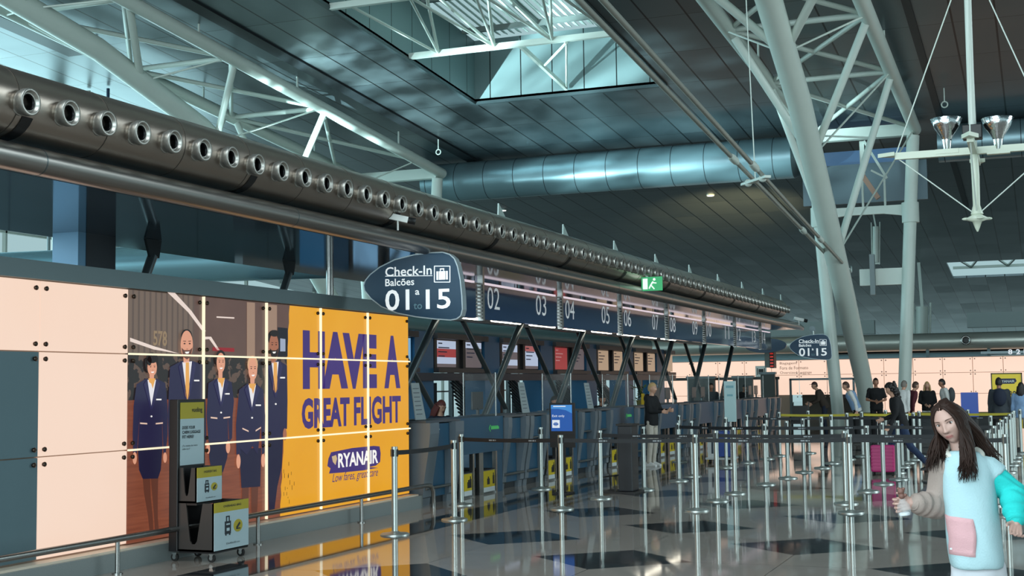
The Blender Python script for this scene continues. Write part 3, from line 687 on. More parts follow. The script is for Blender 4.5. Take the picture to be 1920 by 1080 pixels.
crew('printed woman in the middle with hair tied back', [(358, 424), (392, 404), (428, 404), (456, 420), (466, 500), (460, 560), (458, 655), (446, 672), (440, 560), (442, 668), (358, 668), (350, 560)],
     [(396, 408), (426, 408), (410, 506)], (408, 338, 18, 42), [(408, 322, 22, 38, 6)], SK, False, [(360, 662), (446, 662), (438, 740), (420, 800), (372, 800), (362, 740)], [[(376, 796), (398, 796), (398, 900), (384, 900)], [(402, 796), (420, 796), (414, 900), (400, 900)]],
     [(440, 694, 9, 26), (356, 700, 8, 22)], [(366, 566, 28, 3), (420, 568, 28, -4)], badge=(424, 466))
crew('printed woman with fair hair and skirt uniform', [(488, 452), (522, 426), (562, 428), (590, 452), (598, 560), (596, 716), (584, 728), (580, 600), (566, 726), (544, 690), (520, 726), (492, 700), (496, 720), (476, 726), (474, 600)],
     [(526, 432), (558, 432), (541, 528)], (543, 366, 19, 46), [(543, 346, 22, 38, 6)], SK, False, [(488, 698), (582, 698), (578, 860), (498, 866)],
     [[(502, 860), (530, 860), (528, 960), (526, 990), (506, 990), (500, 950)], [(540, 860), (570, 860), (566, 960), (562, 985), (544, 985), (540, 950)]],
     [(484, 754, 9, 30), (588, 750, 8, 28)], [(500, 612, 26, 12), (556, 622, 22, -14)], hairc=BLOND, badge=(556, 514))
crew('printed bearded man at the right in dark suit', [(598, 346), (622, 330), (656, 328), (690, 350), (692, 500), (690, 616), (676, 620), (672, 660), (608, 660), (600, 540)],
     [(624, 336), (654, 334), (641, 470)], (632, 266, 20, 52), [(630, 232, 24, 32, 6), (634, 214, 20, 14, 8)], SKD, True, [(606, 652), (674, 652), (668, 780), (650, 860), (636, 972), (614, 972), (610, 800)], [],
     [(680, 640, 8, 26)], [], beard=ink(30, 22, 22), badge=(658, 398))
# lettering
def tx(body, x0, yt0, yb0, x1, yt1, yb1, k, col, name, bold=.03, sh=0):
    a, b, c, d = W(x0, yb0, k), W(x1, yb1, k), W(x0, yt0, k), W(x1, yt1, k)
    zb = (a[2]+b[2])/2; zt = (c[2]+d[2])/2
    return MB().text(body, (a[0], a[1], zb), (0, 1, 0), Vector((0, sh, 1)), b[1]-a[1], zt-zb, bold).build(name, col, ad)
PUR = ink(62, 44, 110)
tx('HAVE', 567, 619, 731, 706, 627, 728, 2, PUR, 'lettering', .06)
tx('A', 720, 629, 728, 750, 630, 728, 2, PUR, 'lettering', .055)
tx('GREAT', 565, 746, 805, 655, 745, 799, 2, PUR, 'lettering', .045)
tx('FLIGHT', 663, 743, 799, 751, 742, 792, 2, PUR, 'lettering', .035)
lg = MB(); pol_ = [(615, 860), (620, 848), (660, 840), (700, 836), (711, 837), (713, 850), (712, 866), (704, 873), (690, 876), (708, 877), (680, 882), (640, 886), (616, 888), (619, 878), (613, 874)]
lg.poly([W(x, y, 2) for x, y in pol_]); lo = lg.build('logo_patch', PUR, ad)
tx('RYANAIR', 633, 848, 876, 708, 845, 869, 3, WHT, 'lettering', .03)
hp = MB(); hp.poly([W(x, y, 3) for x, y in ((621, 856), (629, 853), (631, 860), (628, 872), (623, 866))]); hp.build('logo_emblem', ink(196, 170, 130), ad)
tx('Low fares, great care', 621, 888, 908, 706, 878, 898, 3, PUR, 'lettering', .0, .35)
mb = MB()
for y in COLS[6:10]: mb.box(XW, XW+.028, y-.009, y+.009, .2, 2.625)
for z in (1.085, 2.005): mb.box(XW, XW+.03, Y0, YE-.02, z-.009, z+.009)
mb.build('glowing_seam', seam_glow, ad)
# ================================================================== CANOPY OVER THE CHECK-IN ISLAND
SZ = 3.30
YC0, YC1 = 2.0, 42.2
t = NT('mirror_soffit')
sm = t.line(t.Y, 3.66, .012, 15.28)
t.out('Base Color', t.mix(sm, rgb(84, 110, 128), rgb(20, 26, 30))); t.out('Metallic', .6); t.out('Roughness', .08)
cn = struct(MB().box(-9.78, -7.12, YC0, YC1, SZ, SZ+.12).build('ceiling_canopy', t.m))
pp_ = thing('edge_pipe', 'long polished pipe trimming the front edge of the check-in canopy', 'pipe', (-7.0, 22, 3.38))
MB().path([(-7.0, YC0, 3.385), (-7.0, 41.6, 3.385), (-7.02, 42.6, 3.36), (-7.08, 43.2, 3.31)], [.105, .105, .075, .01], 24).build('pipe', P('edge_pipe_steel', rgb(146, 142, 138), .3, .92), pp_)
mb = MB()
for k in range(12): y = 4.3 + k*3.66; mb.path([(-7.0, y-.006, 3.385), (-7.0, y+.006, 3.385)], .1065, 24)
mb.build('pipe_joints', dark_steel, pp_)
# nozzle duct
DX, DZ, DR, DY1 = -7.12, 3.80, .27, 39.3
nd = thing('nozzle_duct', 'long bronze steel air duct with a row of round nozzles above the check-in canopy', 'duct', (DX, 22, DZ))
MB().path([(DX, YC0, DZ), (DX, DY1-.3, DZ), (DX, DY1-.08, DZ), (DX, DY1, DZ)], [DR, DR, DR*.94, DR*.7], 36).build('duct_body', duct_metal, nd)
y = 4.55
while y < DY1-.5: MB().path([(DX, y-.005, DZ), (DX, y+.005, DZ)], DR+.002, 36).build('duct_joint', P('joint_line', rgb(84, 78, 72), .5, .7), nd); y += 3.05/3
nv = (Vector((1, 0, -.03))).normalized()
first = None
y = 7.63 - 3*.436
ny = []
while y < DY1-.15:
    ny.append(y); y += .436
for i, y in enumerate(ny):
    o_ = Vector((DX, y, DZ-.03)) + nv*.2
    if first is None:
        base = MB().lathe([(.112, -.03), (.112, .06), (.111, .062), (.104, .063), (.103, .065), (.103, .112), (.104, .114), (.117, .115), (.118, .117), (.118, .176), (.117, .178), (.098, .179), (.096, .177), (.086, .15), (.085, .149), (.07, .148)], (0, 0, 0), nv, 20, caps=False)
        first = base.build('nozzle', P('nozzle_steel', rgb(170, 168, 162), .36, .85), nd); first.matrix_parent_inverse = Matrix.Translation(nd.location).inverted(); first.location = o_; first.scale = (.86, .86, .86)
        inner = MB().lathe([(.066, .04), (.062, .12), (.066, .15), (.072, .151)], (0, 0, 0), nv, 18, caps=False).lathe([(.07, .05), (.0, .051)], (0, 0, 0), nv, 16, caps=False)
        th = inner.build('throat', P('nozzle_throat_dark', rgb(26, 26, 28), .35, .6), first)
        nz = [first, th]
    else:
        c = first.copy(); C.objects.link(c); c.location = o_; d = th.copy(); C.objects.link(d); d.parent = c
for k in range(11):
    y = 7.72 + k*3.05
    MB().path([(DX+math.cos(a)*(DR+.006), y-.05, DZ+math.sin(a)*(DR+.006)) for a in [math.radians(v) for v in range(-150, -14, 12)]], .006, 4).build('support_band', black, nd) if False else None
    vs = []; fs = []
    A = [math.radians(v) for v in range(-160, -18, 12)]
    for a in A:
        for yy in (y-.055, y+.055): vs.append((DX+math.cos(a)*(DR+.006), yy, DZ+math.sin(a)*(DR+.006)))
    for i in range(len(A)-1): fs.append((2*i, 2*i+1, 2*i+3, 2*i+2))
    MB().add(vs, fs, True).build('support_band', black, nd)
for k in range(9):
    y = 17.4 + k*2.75
    MB().prism([(DX+.02, y, DZ+DR-.01), (DX+.02, y+.28, DZ+DR-.01), (DX+.02, y+.02, DZ+DR+.17)], (.02, 0, 0)).build('fin', P('fin_pale', rgb(176, 196, 192), .3, .3), nd)
MB().box(-9.2, -7.3, YC0, 41.5, SZ+.12, DZ-.24).build('canopy_deck', dark_steel, cn)
# struts and posts between the wall and the soffit
def strut(a, b, r, lab, nm='canopy_strut', group='canopy struts'):
    o = thing(nm, lab, 'strut', a, group)
    MB().tube(a, b, r, n=14).build('tube', dark_steel, o)
    b = Vector(b)
    MB().prism([b+Vector((0, -.16, SZ-b.z-.002)), b+Vector((0, .12, SZ-b.z-.002)), b+Vector((0, .08, -.02)), b+Vector((0, -.08, -.02))], (.03, 0, 0)).build('bracket', P('strut_bracket', rgb(34, 42, 46), .4, .7), o)
    return o
strut((-9.0, 11.55, 2.2), (-9.0, 12.06, 3.12), .055, 'dark inclined strut above the first white lit panel')
strut((-9.0, 14.35, 2.2), (-9.0, 14.9, 3.14), .05, 'dark inclined strut above the seam of the poster')
tag(MB().tube((-9.0, 15.97, 0), (-9.0, 15.97, SZ), .05, n=12).build('canopy_post', brushed), 'upright steel post above the yellow half of the poster', 'post')
sp2 = wx(182, 450, -9.2)
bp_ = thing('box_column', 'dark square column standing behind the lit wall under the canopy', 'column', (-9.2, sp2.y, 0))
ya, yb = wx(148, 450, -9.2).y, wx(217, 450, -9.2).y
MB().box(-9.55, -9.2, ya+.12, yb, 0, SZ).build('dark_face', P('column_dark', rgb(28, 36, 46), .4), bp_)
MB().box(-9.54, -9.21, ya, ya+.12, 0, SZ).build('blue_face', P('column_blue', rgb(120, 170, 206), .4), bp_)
# cctv cameras and exit sign
def cctv(p, lab, k=1):
    o = thing('security_camera', lab, 'camera', p, 'security cameras')
    MB().tube(p, p+Vector((0, 0, .13*k)), .012*k, n=8).build('stalk', white_paint, o)
    q = p+Vector((0, 0, .14*k)); MB().bar(q+Vector((-.1, -.04, .03))*k, q+Vector((.1, .06, -.02))*k, .07*k, .07*k).build('body', white_paint, o)
    MB().lathe([(.04*k, 0), (.04*k, .09*k), (.03*k, .09*k)], q+Vector((.1, .06, -.02))*k, (1, .5, -.25), 12).build('lens', black, o)
cctv(wx(746, 432, -6.86)+Vector((0, 0, 0)), 'white security camera on the edge pipe above the check-in sign')
cctv(wx(1498, 610, -6.9), 'white security camera at the far tip of the canopy', 1.3)
ep = wx(1222, 532, -6.72)
ex = thing('exit_sign', 'small green running man exit sign hung under the nozzle duct', 'sign', ep)
MB().box(ep.x-.2, ep.x+.2, ep.y, ep.y+.03, ep.z-.13, ep.z+.13).build('panel', EM('exit_green', rgb(60, 170, 110), .9), ex)
MB().box(ep.x-.17, ep.x-.08, ep.y-.012, ep.y, ep.z-.1, ep.z+.1).bar((ep.x+.03, ep.y-.01, ep.z+.04), (ep.x-.02, ep.y-.01, ep.z-.03), .03, .02).bar((ep.x-.02, ep.y-.01, ep.z-.03), (ep.x-.05, ep.y-.01, ep.z-.09), .02, .02).bar((ep.x-.01, ep.y-.01, ep.z-.03), (ep.x+.05, ep.y-.01, ep.z-.1), .02, .02).bar((ep.x+.0, ep.y-.01, ep.z+.02), (ep.x+.09, ep.y-.01, ep.z+.01), .02, .02).lathe([(.025, 0), (.025, .012)], (ep.x+.05, ep.y, ep.z+.08), (0, -1, 0), 10).build('icon', EM('exit_white', rgb(235, 250, 240), 1.0), ex)
MB().bar((ep.x-.1, ep.y+.05, ep.z+.12), (ep.x-.2, ep.y+.15, ep.z+.3), .05, .02).build('bracket', white_paint, ex)
# ------------------------------------------------------------------ overhead number signs on the header line
HXp, HZ0, HZ1, PIT, P0 = -8.0, 2.69, 3.22, 3.66, 15.28
num_ink = P('sign_number_grey', rgb(206, 210, 212), .5, emit=rgb(206, 210, 212), estr=.35)
gap_glow = EM('header_gap_glow', rgb(236, 218, 228), .8)  # glow colour for the bright gap between sign tops and soffit, no lamp there
names = [('00', '01'), ('02', '03'), ('04', '05'), ('06', '07'), ('08', '09'), ('10', '11'), ('12', '13'), ('14', '15')]
for k, (a, b) in enumerate(names):
    y0 = P0 + k*PIT
    if k == 7: y1 = y0+1.9
    else: y1 = y0+PIT
    if k == 0: y0 = 16.75
    lab = 'dark blue overhead sign numbered %s and %s' % (a, b) if k not in (0, 7) else ('dark blue overhead sign numbered 01 beside the oval check-in sign' if k == 0 else 'dark blue overhead sign numbered 14, last of the header row')
    h = thing('counter_number_sign', lab, 'sign', (HXp, (y0+y1)/2, 2.95), 'overhead counter number signs')
    MB().box(HXp-.1, HXp, y0+.06, y1-.24, HZ0, HZ1).build('panel', P('header_blue', rgb(18, 56, 98), .12, .1, coat=.5), h)
    MB().box(HXp-.06, HXp+.03, y0-.035, y0+.035, HZ0-.03, SZ).build('post', brushed, h)
    MB().box(HXp-.07, HXp-.01, y0+.08, y1-.26, HZ1+.012, HZ1+.04).build('gap_glow_line', gap_glow, h)
    mb = MB()
    for j in range(10): z = HZ0+.03+j*.055; mb.box(HXp-.08, HXp-.02, y1-.23, y1-.04, z, z+.025)
    mb.build('louvre_slats', brushed, h)
    if k not in (0,):
        MB().text(a, (HXp+.006, y0+.21, 2.855), (0, 1, 0), Z3, .5, .345, -.004).build('number', num_ink, h)
    if k != 7:
        MB().text(b, (HXp+.006, P0+k*PIT+2.36, 2.855), (0, 1, 0), Z3, .5, .345, -.004).build('number', num_ink, h)
# inclined struts carrying the header
for k in range(7):
    y = 19.45 + k*PIT
    o = thing('canopy_strut', 'dark strut sloping down to the left below header sign %s' % names[k+1][0], 'strut', (-9.0, y, 2.7), 'inclined struts, front row')
    MB().tube((-9.0, y-1.95, .95), (-9.0, y+.05, 2.82), .062, n=12).build('tube', dark_steel, o)
    MB().tube((-9.0, y+.02, 2.8), (-9.0, y+.1, SZ), .05, n=12).build('head', dark_steel, o)
    o = thing('canopy_strut', 'dark strut sloping down to the right, behind header sign %s' % names[k+1][0], 'strut', (-11.0, y+1.9, 2.9), 'inclined struts, rear row')
    MB().tube((-11.0, y+1.9, 3.0), (-11.0, y+4.2, 1.15), .055, n=12).build('tube', dark_steel, o)
    MB().tube((-11.0, y+4.18, 1.15), (-11.0, y+4.18, 0), .05, n=10).build('foot_post', dark_steel, o)
struct(MB().bar((-11.0, 16.8, 3.05), (-11.0, 46, 3.05), .14, .14).build('trim_7', dark_steel))
# ------------------------------------------------------------------ oval check-in signs
def oval(SY, ax, az, lab, ref):
    """outline measured on the near sign, in metres about its centre"""
    o = thing('check_in_sign', lab, 'sign', (ax, SY, az), 'oval check-in signs')
    c0 = wy(774, 538, ref)
    out = [(682, 535), (685, 526), (694, 515), (712, 501), (740, 487), (775, 478), (806, 474), (830, 473), (843, 477), (852, 485), (858, 500), (863, 525), (866, 555), (867, 580), (864, 592), (856, 598), (845, 600), (815, 598), (780, 594), (745, 587), (715, 575), (695, 559), (684, 545)]
    L = lambda x, y, dy=0: Vector((ax, SY+dy, az)) + Vector((wy(x, y, ref).x-c0.x, 0, wy(x, y, ref).z-c0.z))
    MB().prism([L(x, y) for x, y in out], (0, .11, 0)).build('panel', P('sign_navy', rgb(17, 60, 86), .3, .1), o)
    rim = MB()
    for i in range(len(out)): a, b = L(*out[i], .055), L(*out[(i+1) % len(out)], .055); rim.bar(a, b, .014, .116, up=Vector((0, 1, 0)))
    rim.build('rim', P('sign_rim', rgb(170, 184, 190), .3, .4), o)
    wt = P('sign_white', rgb(232, 238, 240), .5, emit=rgb(232, 238, 240), estr=.55)
    def t_(s, x0, yt, x1, yb, nm, m_=wt, bold=0.012):
        a = L(x0, yb, -.008); b = L(x1, yt, -.008)
        MB().text(s, a, (1, 0, 0), Z3, b.x-a.x, b.z-a.z, bold).build(nm, m_, o)
    t_('Check-In', 723, 497, 810, 519, 'lettering'); t_('Balcões', 723, 521, 777, 537, 'lettering'); t_('01', 723, 542, 768, 583, 'lettering'); t_('15', 799, 541, 845, 580, 'lettering')
    t_('a', 779, 544, 787, 553, 'lettering'); t_('to', 776, 568, 792, 580, 'lettering', P('sign_dim', rgb(110, 150, 165), .5))
    a, b = L(723, 518, -.006), L(811, 517, -.006); MB().bar(a, b, .006, .008).build('underline', wt, o)
    ic = MB(); q = [L(815, 499, -.006), L(844, 499, -.006), L(844, 529, -.006), L(815, 529, -.006)]
    for i in range(4): ic.bar(q[i], q[(i+1) % 4], .01, .01)
    a, b = L(819, 525, -.006), L(840, 508, -.006); w_ = b.x-a.x
    ic.box(a.x, a.x+w_*.16, SY-.012, SY-.004, a.z, b.z); ic.box(a.x+w_*.22, a.x+w_*.78, SY-.012, SY-.004, a.z, b.z); ic.box(a.x+w_*.84, b.x, SY-.012, SY-.004, a.z, b.z)
    ic.box(a.x+w_*.32, a.x+w_*.68, SY-.012, SY-.004, b.z+.02, b.z+.035).box(a.x+w_*.32, a.x+w_*.38, SY-.012, SY-.004, b.z, b.z+.03).box(a.x+w_*.62, a.x+w_*.68, SY-.012, SY-.004, b.z, b.z+.03)
    ic.build('suitcase_icon', wt, o)
    MB().tube((ax+.1, SY+.06, az+.3), (ax+.1, SY+.06, SZ), .025, n=8).build('hanger', brushed, o)
    return o
c = wy(774, 538, 14.8); oval(14.8, c.x, c.z, 'large oval check-in sign at the near end of the canopy', 14.8)
c = wy(1520, 651, 43.8); oval(43.8, c.x, c.z, 'small distant oval check-in sign at the far tip of the canopy', 14.8)
c = wy(1435, 648, 46)
oo = thing('check_in_sign', 'dark oval sign seen from its back behind header number 14', 'sign', c, 'oval check-in signs')
MB().prism([c+Vector((math.cos(a)*.72, 0, math.sin(a)*.25)) for a in [k*2*PI/26 for k in range(26)]], (0, .1, 0)).build('panel', MATS['sign_navy'], oo)
MB().tube(c+Vector((.1, .05, .2)), Vector((c.x+.1, 46.05, 3.05)), .03, n=8).build('hanger', brushed, oo)
fid = thing('led_display', 'narrow hanging display with red digits seen edge-on near the far doorway', 'display', wy(1440, 672, 47))
q = wy(1440, 672, 47); MB().box(q.x-.12, q.x+.05, 47, 47.5, q.z-.32, q.z+.3).build('case', P('display_case_grey', rgb(120, 126, 122), .5), fid)
MB().box(q.x+.05, q.x+.2, 47.02, 47.48, q.z-.34, q.z+.26).build('screen', black, fid)
rd = MB()
for j in range(5): rd.box(q.x+.07, q.x+.18, 47.0, 47.02, q.z-.3+j*.11, q.z-.25+j*.11)
rd.build('digits', EM('red_led', rgb(190, 50, 40), .8), fid)
MB().box(q.x-.06, q.x-.02, 47.2, 47.25, q.z+.3, 3.02).bar((q.x-.04, 47.2, 3.02), (-11.0, 45.9, 3.05), .05, .05).build('hanger', dark_steel, fid)
# ================================================================== CHECK-IN ISLAND
counter_grey = P('counter_grey', rgb(112, 122, 130), .4, .25)
counter_blue = P('counter_blue', rgb(27, 78, 106), .38, .1)
counter_dark = P('counter_dark', rgb(24, 30, 36), .5)
kick = P('kick_steel', rgb(120, 124, 124), .35, .8)
FX = -8.0
def fin(y0, y1, xf=FX+.08):
    """grey cheek with the swept front edge: proud at the top, tucked in above the plinth"""
    pr = [(-8.75, 0), (xf-.16, 0), (xf-.15, .1), (xf-.12, .12), (xf-.1, .35), (xf-.03, .75), (xf, 1.0), (xf, 1.15), (-8.75, 1.15)]
    return MB().prism([(x, y0, z) for x, z in pr], (0, y1-y0, 0))
def desk(y0, y1, lab, big=False):
    o = thing('check_in_counter', lab, 'counter', ((FX-.4), (y0+y1)/2, 0), 'check-in counters')
    wf = .3 if big else .16
    fin(y0, y0+wf).build('cheek', counter_grey, o); fin(y1-wf, y1).build('cheek', counter_grey, o)
    b = MB().box(-8.72, FX-.02, y0+wf, y1-wf, .8, 1.13).box(-8.72, FX-.1, y0+wf, y1-wf, .1, .8)
    b.build('front_panel', counter_blue, o)
    MB().box(-8.72, FX-.14, y0+wf, y1-wf, 0, .1).build('plinth', counter_dark, o)
    MB().box(FX-.1, FX+.0, y0+wf, y1-wf, .775, .795).build('ledge', kick, o)
    MB().box(FX-.021, FX-.014, y0+wf+.04, y0+wf+.22, 1.04, 1.055).build('nameplate', paper, o)
    MB().box(-8.8, FX+.02, y0-.01, y1+.01, 1.15, 1.18).build('worktop', P('worktop_grey', rgb(70, 78, 84), .35), o)
    MB().tube((FX-.02, y0+.05, .24), (FX-.02, y1-.05, .24), .022, n=8).build('kick_rail', kick, o)
    return o
def gate(y0, y1, lab, fat):
    o = thing('conveyor_gate', lab, 'gate', (FX-.2, (y0+y1)/2, 0), 'baggage belt gates')
    MB().box(FX-.9, FX-.02, y0+.06, y1-.06, 0, .36).build('belt_end', P('gate_steel', rgb(110, 116, 116), .35, .7), o)
    MB().box(FX-.9, FX-.04, y0+.08, y1-.08, .36, .375).build('belt', rubber, o)
    MB().box(FX-.06, FX, y0, y0+(.16 if fat else .05), 0, .64).build('pillar', brushed, o)
    MB().box(FX-.06, FX, y1-.06, y1, 0, .64).build('pillar', brushed, o)
    s = MB().box(FX-.02, FX-.012, y0+.17 if fat else y0+.07, y1-.08, .1, .35).build('sticker', P('sticker_yellow', rgb(206, 180, 30), .5), o)
    ya, yb = (y0+.17 if fat else y0+.07), y1-.08
    MB().box(FX-.012, FX-.009, ya+.16, ya+.26, .14, .23).box(FX-.012, FX-.009, ya+.19, ya+.23, .23, .26).box(FX-.012, FX-.009, yb-.09, yb-.02, .14, .27).box(FX-.012, FX-.009, yb-.07, yb-.04, .27, .31).build('bag_icons', black, s)
    MB().box(FX-.02, FX-.011, ya, yb, .03, .1).build('white_strip', paper, o)
    return o
desk(16.85, 18.02, 'first check-in counter, next to the end of the lit wall', True)
for k in range(7):
    yp = 18.94 + k*3.66; n1, n2 = '%02d' % (2*k+1), '%02d' % (2*k+2)
    gate(yp-.84, yp-.36, 'yellow stickered baggage gate to the left of the post before sign %s' % n2, False)
    gate(yp-.18, yp+.54, 'yellow stickered baggage gate under the first digits of sign %s' % n2, True)
    o = thing('upper_fascia', 'dark blue raised panel above the two baggage gates before counter %s' % n2, 'panel', (FX-.3, yp+.1, .9), 'raised blue panels over the baggage gates')
    MB().box(FX-.6, FX, yp-.9, yp+.8, .64, 1.18).build('panel', counter_blue, o)
    MB().box(FX-.6, FX-.02, yp+.56, yp+.8, 0, .64).build('leg', counter_blue, o)
    if k in (0, 2): 
        g_ = MB().box(FX, FX+.004, yp+.3, yp+.62, .98, 1.02)
        for j in range(6): g_.box(FX, FX+.004, yp+.3+j*.05, yp+.33+j*.05, 1.02, 1.035)
        g_.bar((FX+.003, yp+.22, 1.0), (FX+.003, yp+.27, 1.05), .006, .012).bar((FX+.003, yp+.22, 1.0), (FX+.003, yp+.27, .95), .006, .012).build('green_logo', P('green_print', rgb(70, 170, 90), .5, emit=rgb(70, 170, 90), estr=.25), o)
    desk(yp+.84, yp+1.78, 'check-in counter with grey cheeks under overhead number %s' % n2)
    desk(yp+1.84, yp+2.76, 'check-in counter with grey cheeks under overhead number %02d' % (2*k+3))
# clutter on the worktops: notice boards, screens, glass guards
def notice(y, lab, w_=.34, h_=.52, x=-8.2):
    o = thing('notice_board', lab, 'notice', (x, y, 1.18), 'white notices on the counters')
    MB().prism([(x, y, 1.19), (x, y+w_, 1.19), (x-.08, y+w_-.06, 1.19+h_), (x-.08, y+.02, 1.19+h_)], (.012, 0, 0)).build('sheet', P('notice_paper', rgb(150, 160, 162), .6), o)
    m_ = MB()
    for j in range(7): z = 1.27+j*.06; xx = x-.08*(z-1.19)/h_+.0135; m_.bar((xx, y+.05, z), (xx, y+w_-.1, z), .002, .012)
    m_.build('printed_lines', P('notice_text', rgb(96, 104, 108), .6), o)
    MB().box(x-.12, x+.03, y+.03, y+w_-.03, 1.18, 1.19).build('foot', black, o)
notice(16.95, 'white notice board standing on the first check-in counter'); notice(21.1, 'white notice board standing on the counter under number 03'); notice(24.6, 'white notice board on the counter under number 05', .36, .5); 
mg = P('monitor_grey', rgb(30, 34, 38), .4)
for k in range(7):
    yp = 18.94+k*3.66
    for j, dy in enumerate((1.3, 2.3)):
        if (k, j) in ((0, 1), (1, 1), (2, 0), (2, 1), (1, 0)): continue
        o = thing('desk_monitor', 'black computer monitor on the counter under number %02d' % (2*k+2+j), 'monitor', (-8.62, yp+dy, 1.18), 'desk monitors')
        MB().box(-8.66, -8.63, yp+dy-.25, yp+dy+.2, 1.27, 1.56).build('display', mg, o, bev=.006)
        MB().box(-8.66, -8.62, yp+dy-.04, yp+dy+.0, 1.18, 1.3).box(-8.72, -8.56, yp+dy-.12, yp+dy+.08, 1.18, 1.192).build('stand', mg, o)
    o = thing('glass_guard', 'clear glass guard with steel posts beside the counter under number %02d' % (2*k+2), 'glass', (-8.3, yp+.75, 1.18), 'glass guards on the counters')
    MB().box(-8.7, -8.1, yp+.81, yp+.818, 1.19, 1.85).build('pane', glass, o)
    for x in (-8.68, -8.12): MB().tube((x, yp+.795, 1.18), (x, yp+.795, 1.87), .012, n=8).build('post', brushed, o)
o = thing('potted_plant', 'green plant with a yellow card behind the counter with the man', 'plant', (-10.2, 35.2, 1.0))
MB().lathe([(.1, 0), (.14, .22)], (-10.2, 35.2, 1.0), Z3, 12).build('pot', P('plant_pot', rgb(120, 112, 60), .6), o)
lf_ = MB()
for i in range(60):
    a = random.random()*6.28; r = random.uniform(.05, .32); h = random.uniform(.2, .62); c = Vector((-10.2+math.cos(a)*r, 35.2+math.sin(a)*r, 1.0+h)); d_ = Vector((math.cos(a), math.sin(a), random.uniform(-.4, .6))).normalized(); u = frame(d_)[0]
    lf_.add([c-d_*.09, c+u*.035, c+d_*.1, c-u*.035], [(0, 1, 2, 3)])
lf_.build('foliage', P('leaf_green', rgb(96, 112, 52), .6, var=.3, bscale=9), o)
MB().box(-9.96, -9.95, 34.4, 34.7, 1.0, 1.4).build('yellow_card', gold, o)
# base for the plant: a back counter that runs behind the desks
bk = thing('back_counter', 'low dark back counter running behind the check-in desks', 'counter', (-9.6, 30, 0))
MB().box(-10.5, -9.95, 28.9, 44.4, 0, .96).build('cabinet', counter_dark, bk); MB().box(-10.52, -9.9, 28.9, 44.4, .96, 1.0).build('worktop', counter_dark, bk)
# ------------------------------------------------------------------ row of flight screens on blue piers
MX = -11.8
pier_blue = P('pier_blue', rgb(28, 94, 134), .4, .1)
case = P('screen_case', rgb(58, 56, 58), .4, .3)
cols_ = {'w': EM('scr_white', rgb(176, 190, 214), .85), 'r': EM('scr_red', rgb(150, 46, 50), .85), 'g': EM('scr_grey', rgb(92, 84, 88), .85), 'b': EM('scr_beige', rgb(176, 150, 124), .8), 'p': EM('scr_pink', rgb(166, 92, 92), .8), 'c': EM('scr_cyan', rgb(120, 170, 206), .9)}
scr = {-1: ('c', 'c'), 0: ('wrw', 'wg'), 1: ('wgw', 'pw'), 2: ('r', 'g'), 3: ('b', 'b'), 4: ('b', 'b'), 5: ('b', None)}
ns = 0
for j in range(-1, 6):
    y = 24.4 + j*3.66
    o = thing('screen_pier', '%s blue pier from the left in the row of flight screens' % ORD[j+1], 'pier', (MX, y+.45, 0), 'blue piers between flight screens')
    MB().box(MX-.5, MX, y, y+.9, 0, 2.8).build('pier', pier_blue, o)
    MB().box(MX-.5, MX+.06, y-.03, y+.93, 0, .12).build('plinth', counter_dark, o)
    h0, h1 = y+.9, y+(3.66 if j < 5 else 2.0)
    o = thing('flight_screens', '%s dark housing with flight screens, counted from the left' % ORD[j+1], 'screen', (MX-.1, (h0+h1)/2, 2.4), 'flight screen housings')
    MB().box(MX-.45, MX-.08, h0, h1, 1.97, 2.78).box(MX-.08, MX+.1, h0, h1, 2.66, 2.78).box(MX-.08, MX+.12, h0, h1, 1.95, 2.04).build('housing', case, o)
    for q, s in enumerate(scr[j]):
        if not s: continue
        a, b = y+1.12+q*1.5, y+2.14+q*1.42
        MB().box(MX-.09, MX-.02, a-.14, a, 2.04, 2.66).build('bezel', black, o)
        so_ = MB().box(MX-.08, MX-.04, a, b, 2.07, 2.64).build('screen', cols_[s[-1]] if len(s) == 1 else cols_['g'], o)
        if len(s) > 1:
            hts = {3: [(2.46, 2.63), (2.28, 2.46), (2.14, 2.28)], 2: [(2.5, 2.63), (2.14, 2.5)]}[len(s)]
            for ch, (z0, z1) in zip(s, hts): MB().box(MX-.04, MX-.036, a+.01, b-.01, z0, z1).build('band', cols_[ch], so_)
        tl_ = MB()
        for r_ in range(4): z = 2.56-r_*.09; tl_.box(MX-.036, MX-.033, a+.1, a+.3+.12*((r_*7) % 4), z, z+.025)
        tl_.build('text_lines', P('scr_text', rgb(70, 74, 110), .5) if s[0] != 'r' else P('scr_text_light', rgb(200, 150, 150), .5, emit=rgb(200, 150, 150), estr=.5), so_)
MB_ = thing('screen_beam', 'long dark blue beam under the flight screen housings', 'beam', (MX-.25, 33, 1.9))
MB().box(MX+.02, MX+.14, 20.8, 44.6, 1.78, 1.94).build('beam', P('beam_navy', rgb(16, 34, 52), .4), MB_)
# tube lights hung behind the header signs, over the desks
for k in range(8):
    y = 19.3 + k*1.83
    o = thing('tube_light', '%s lit tube light from the near end, under the canopy behind the header' % ORD[k], 'light', (-8.75, y+.7, 2.72), 'tube lights behind the header signs')
    MB().tube((-8.75, y, 2.772), (-8.75, y+1.35, 2.772), .02, n=8).build('tube', EM('tube_glow', rgb(255, 246, 226), 8), o)
    MB().box(-8.79, -8.71, y-.03, y+1.38, 2.795, 2.83).build('batten', white_paint, o)
    for yy in (y+.2, y+1.1): MB().tube((-8.75, yy, 2.83), (-8.75, yy, SZ), .008, n=6).build('hanger', dark_steel, o)
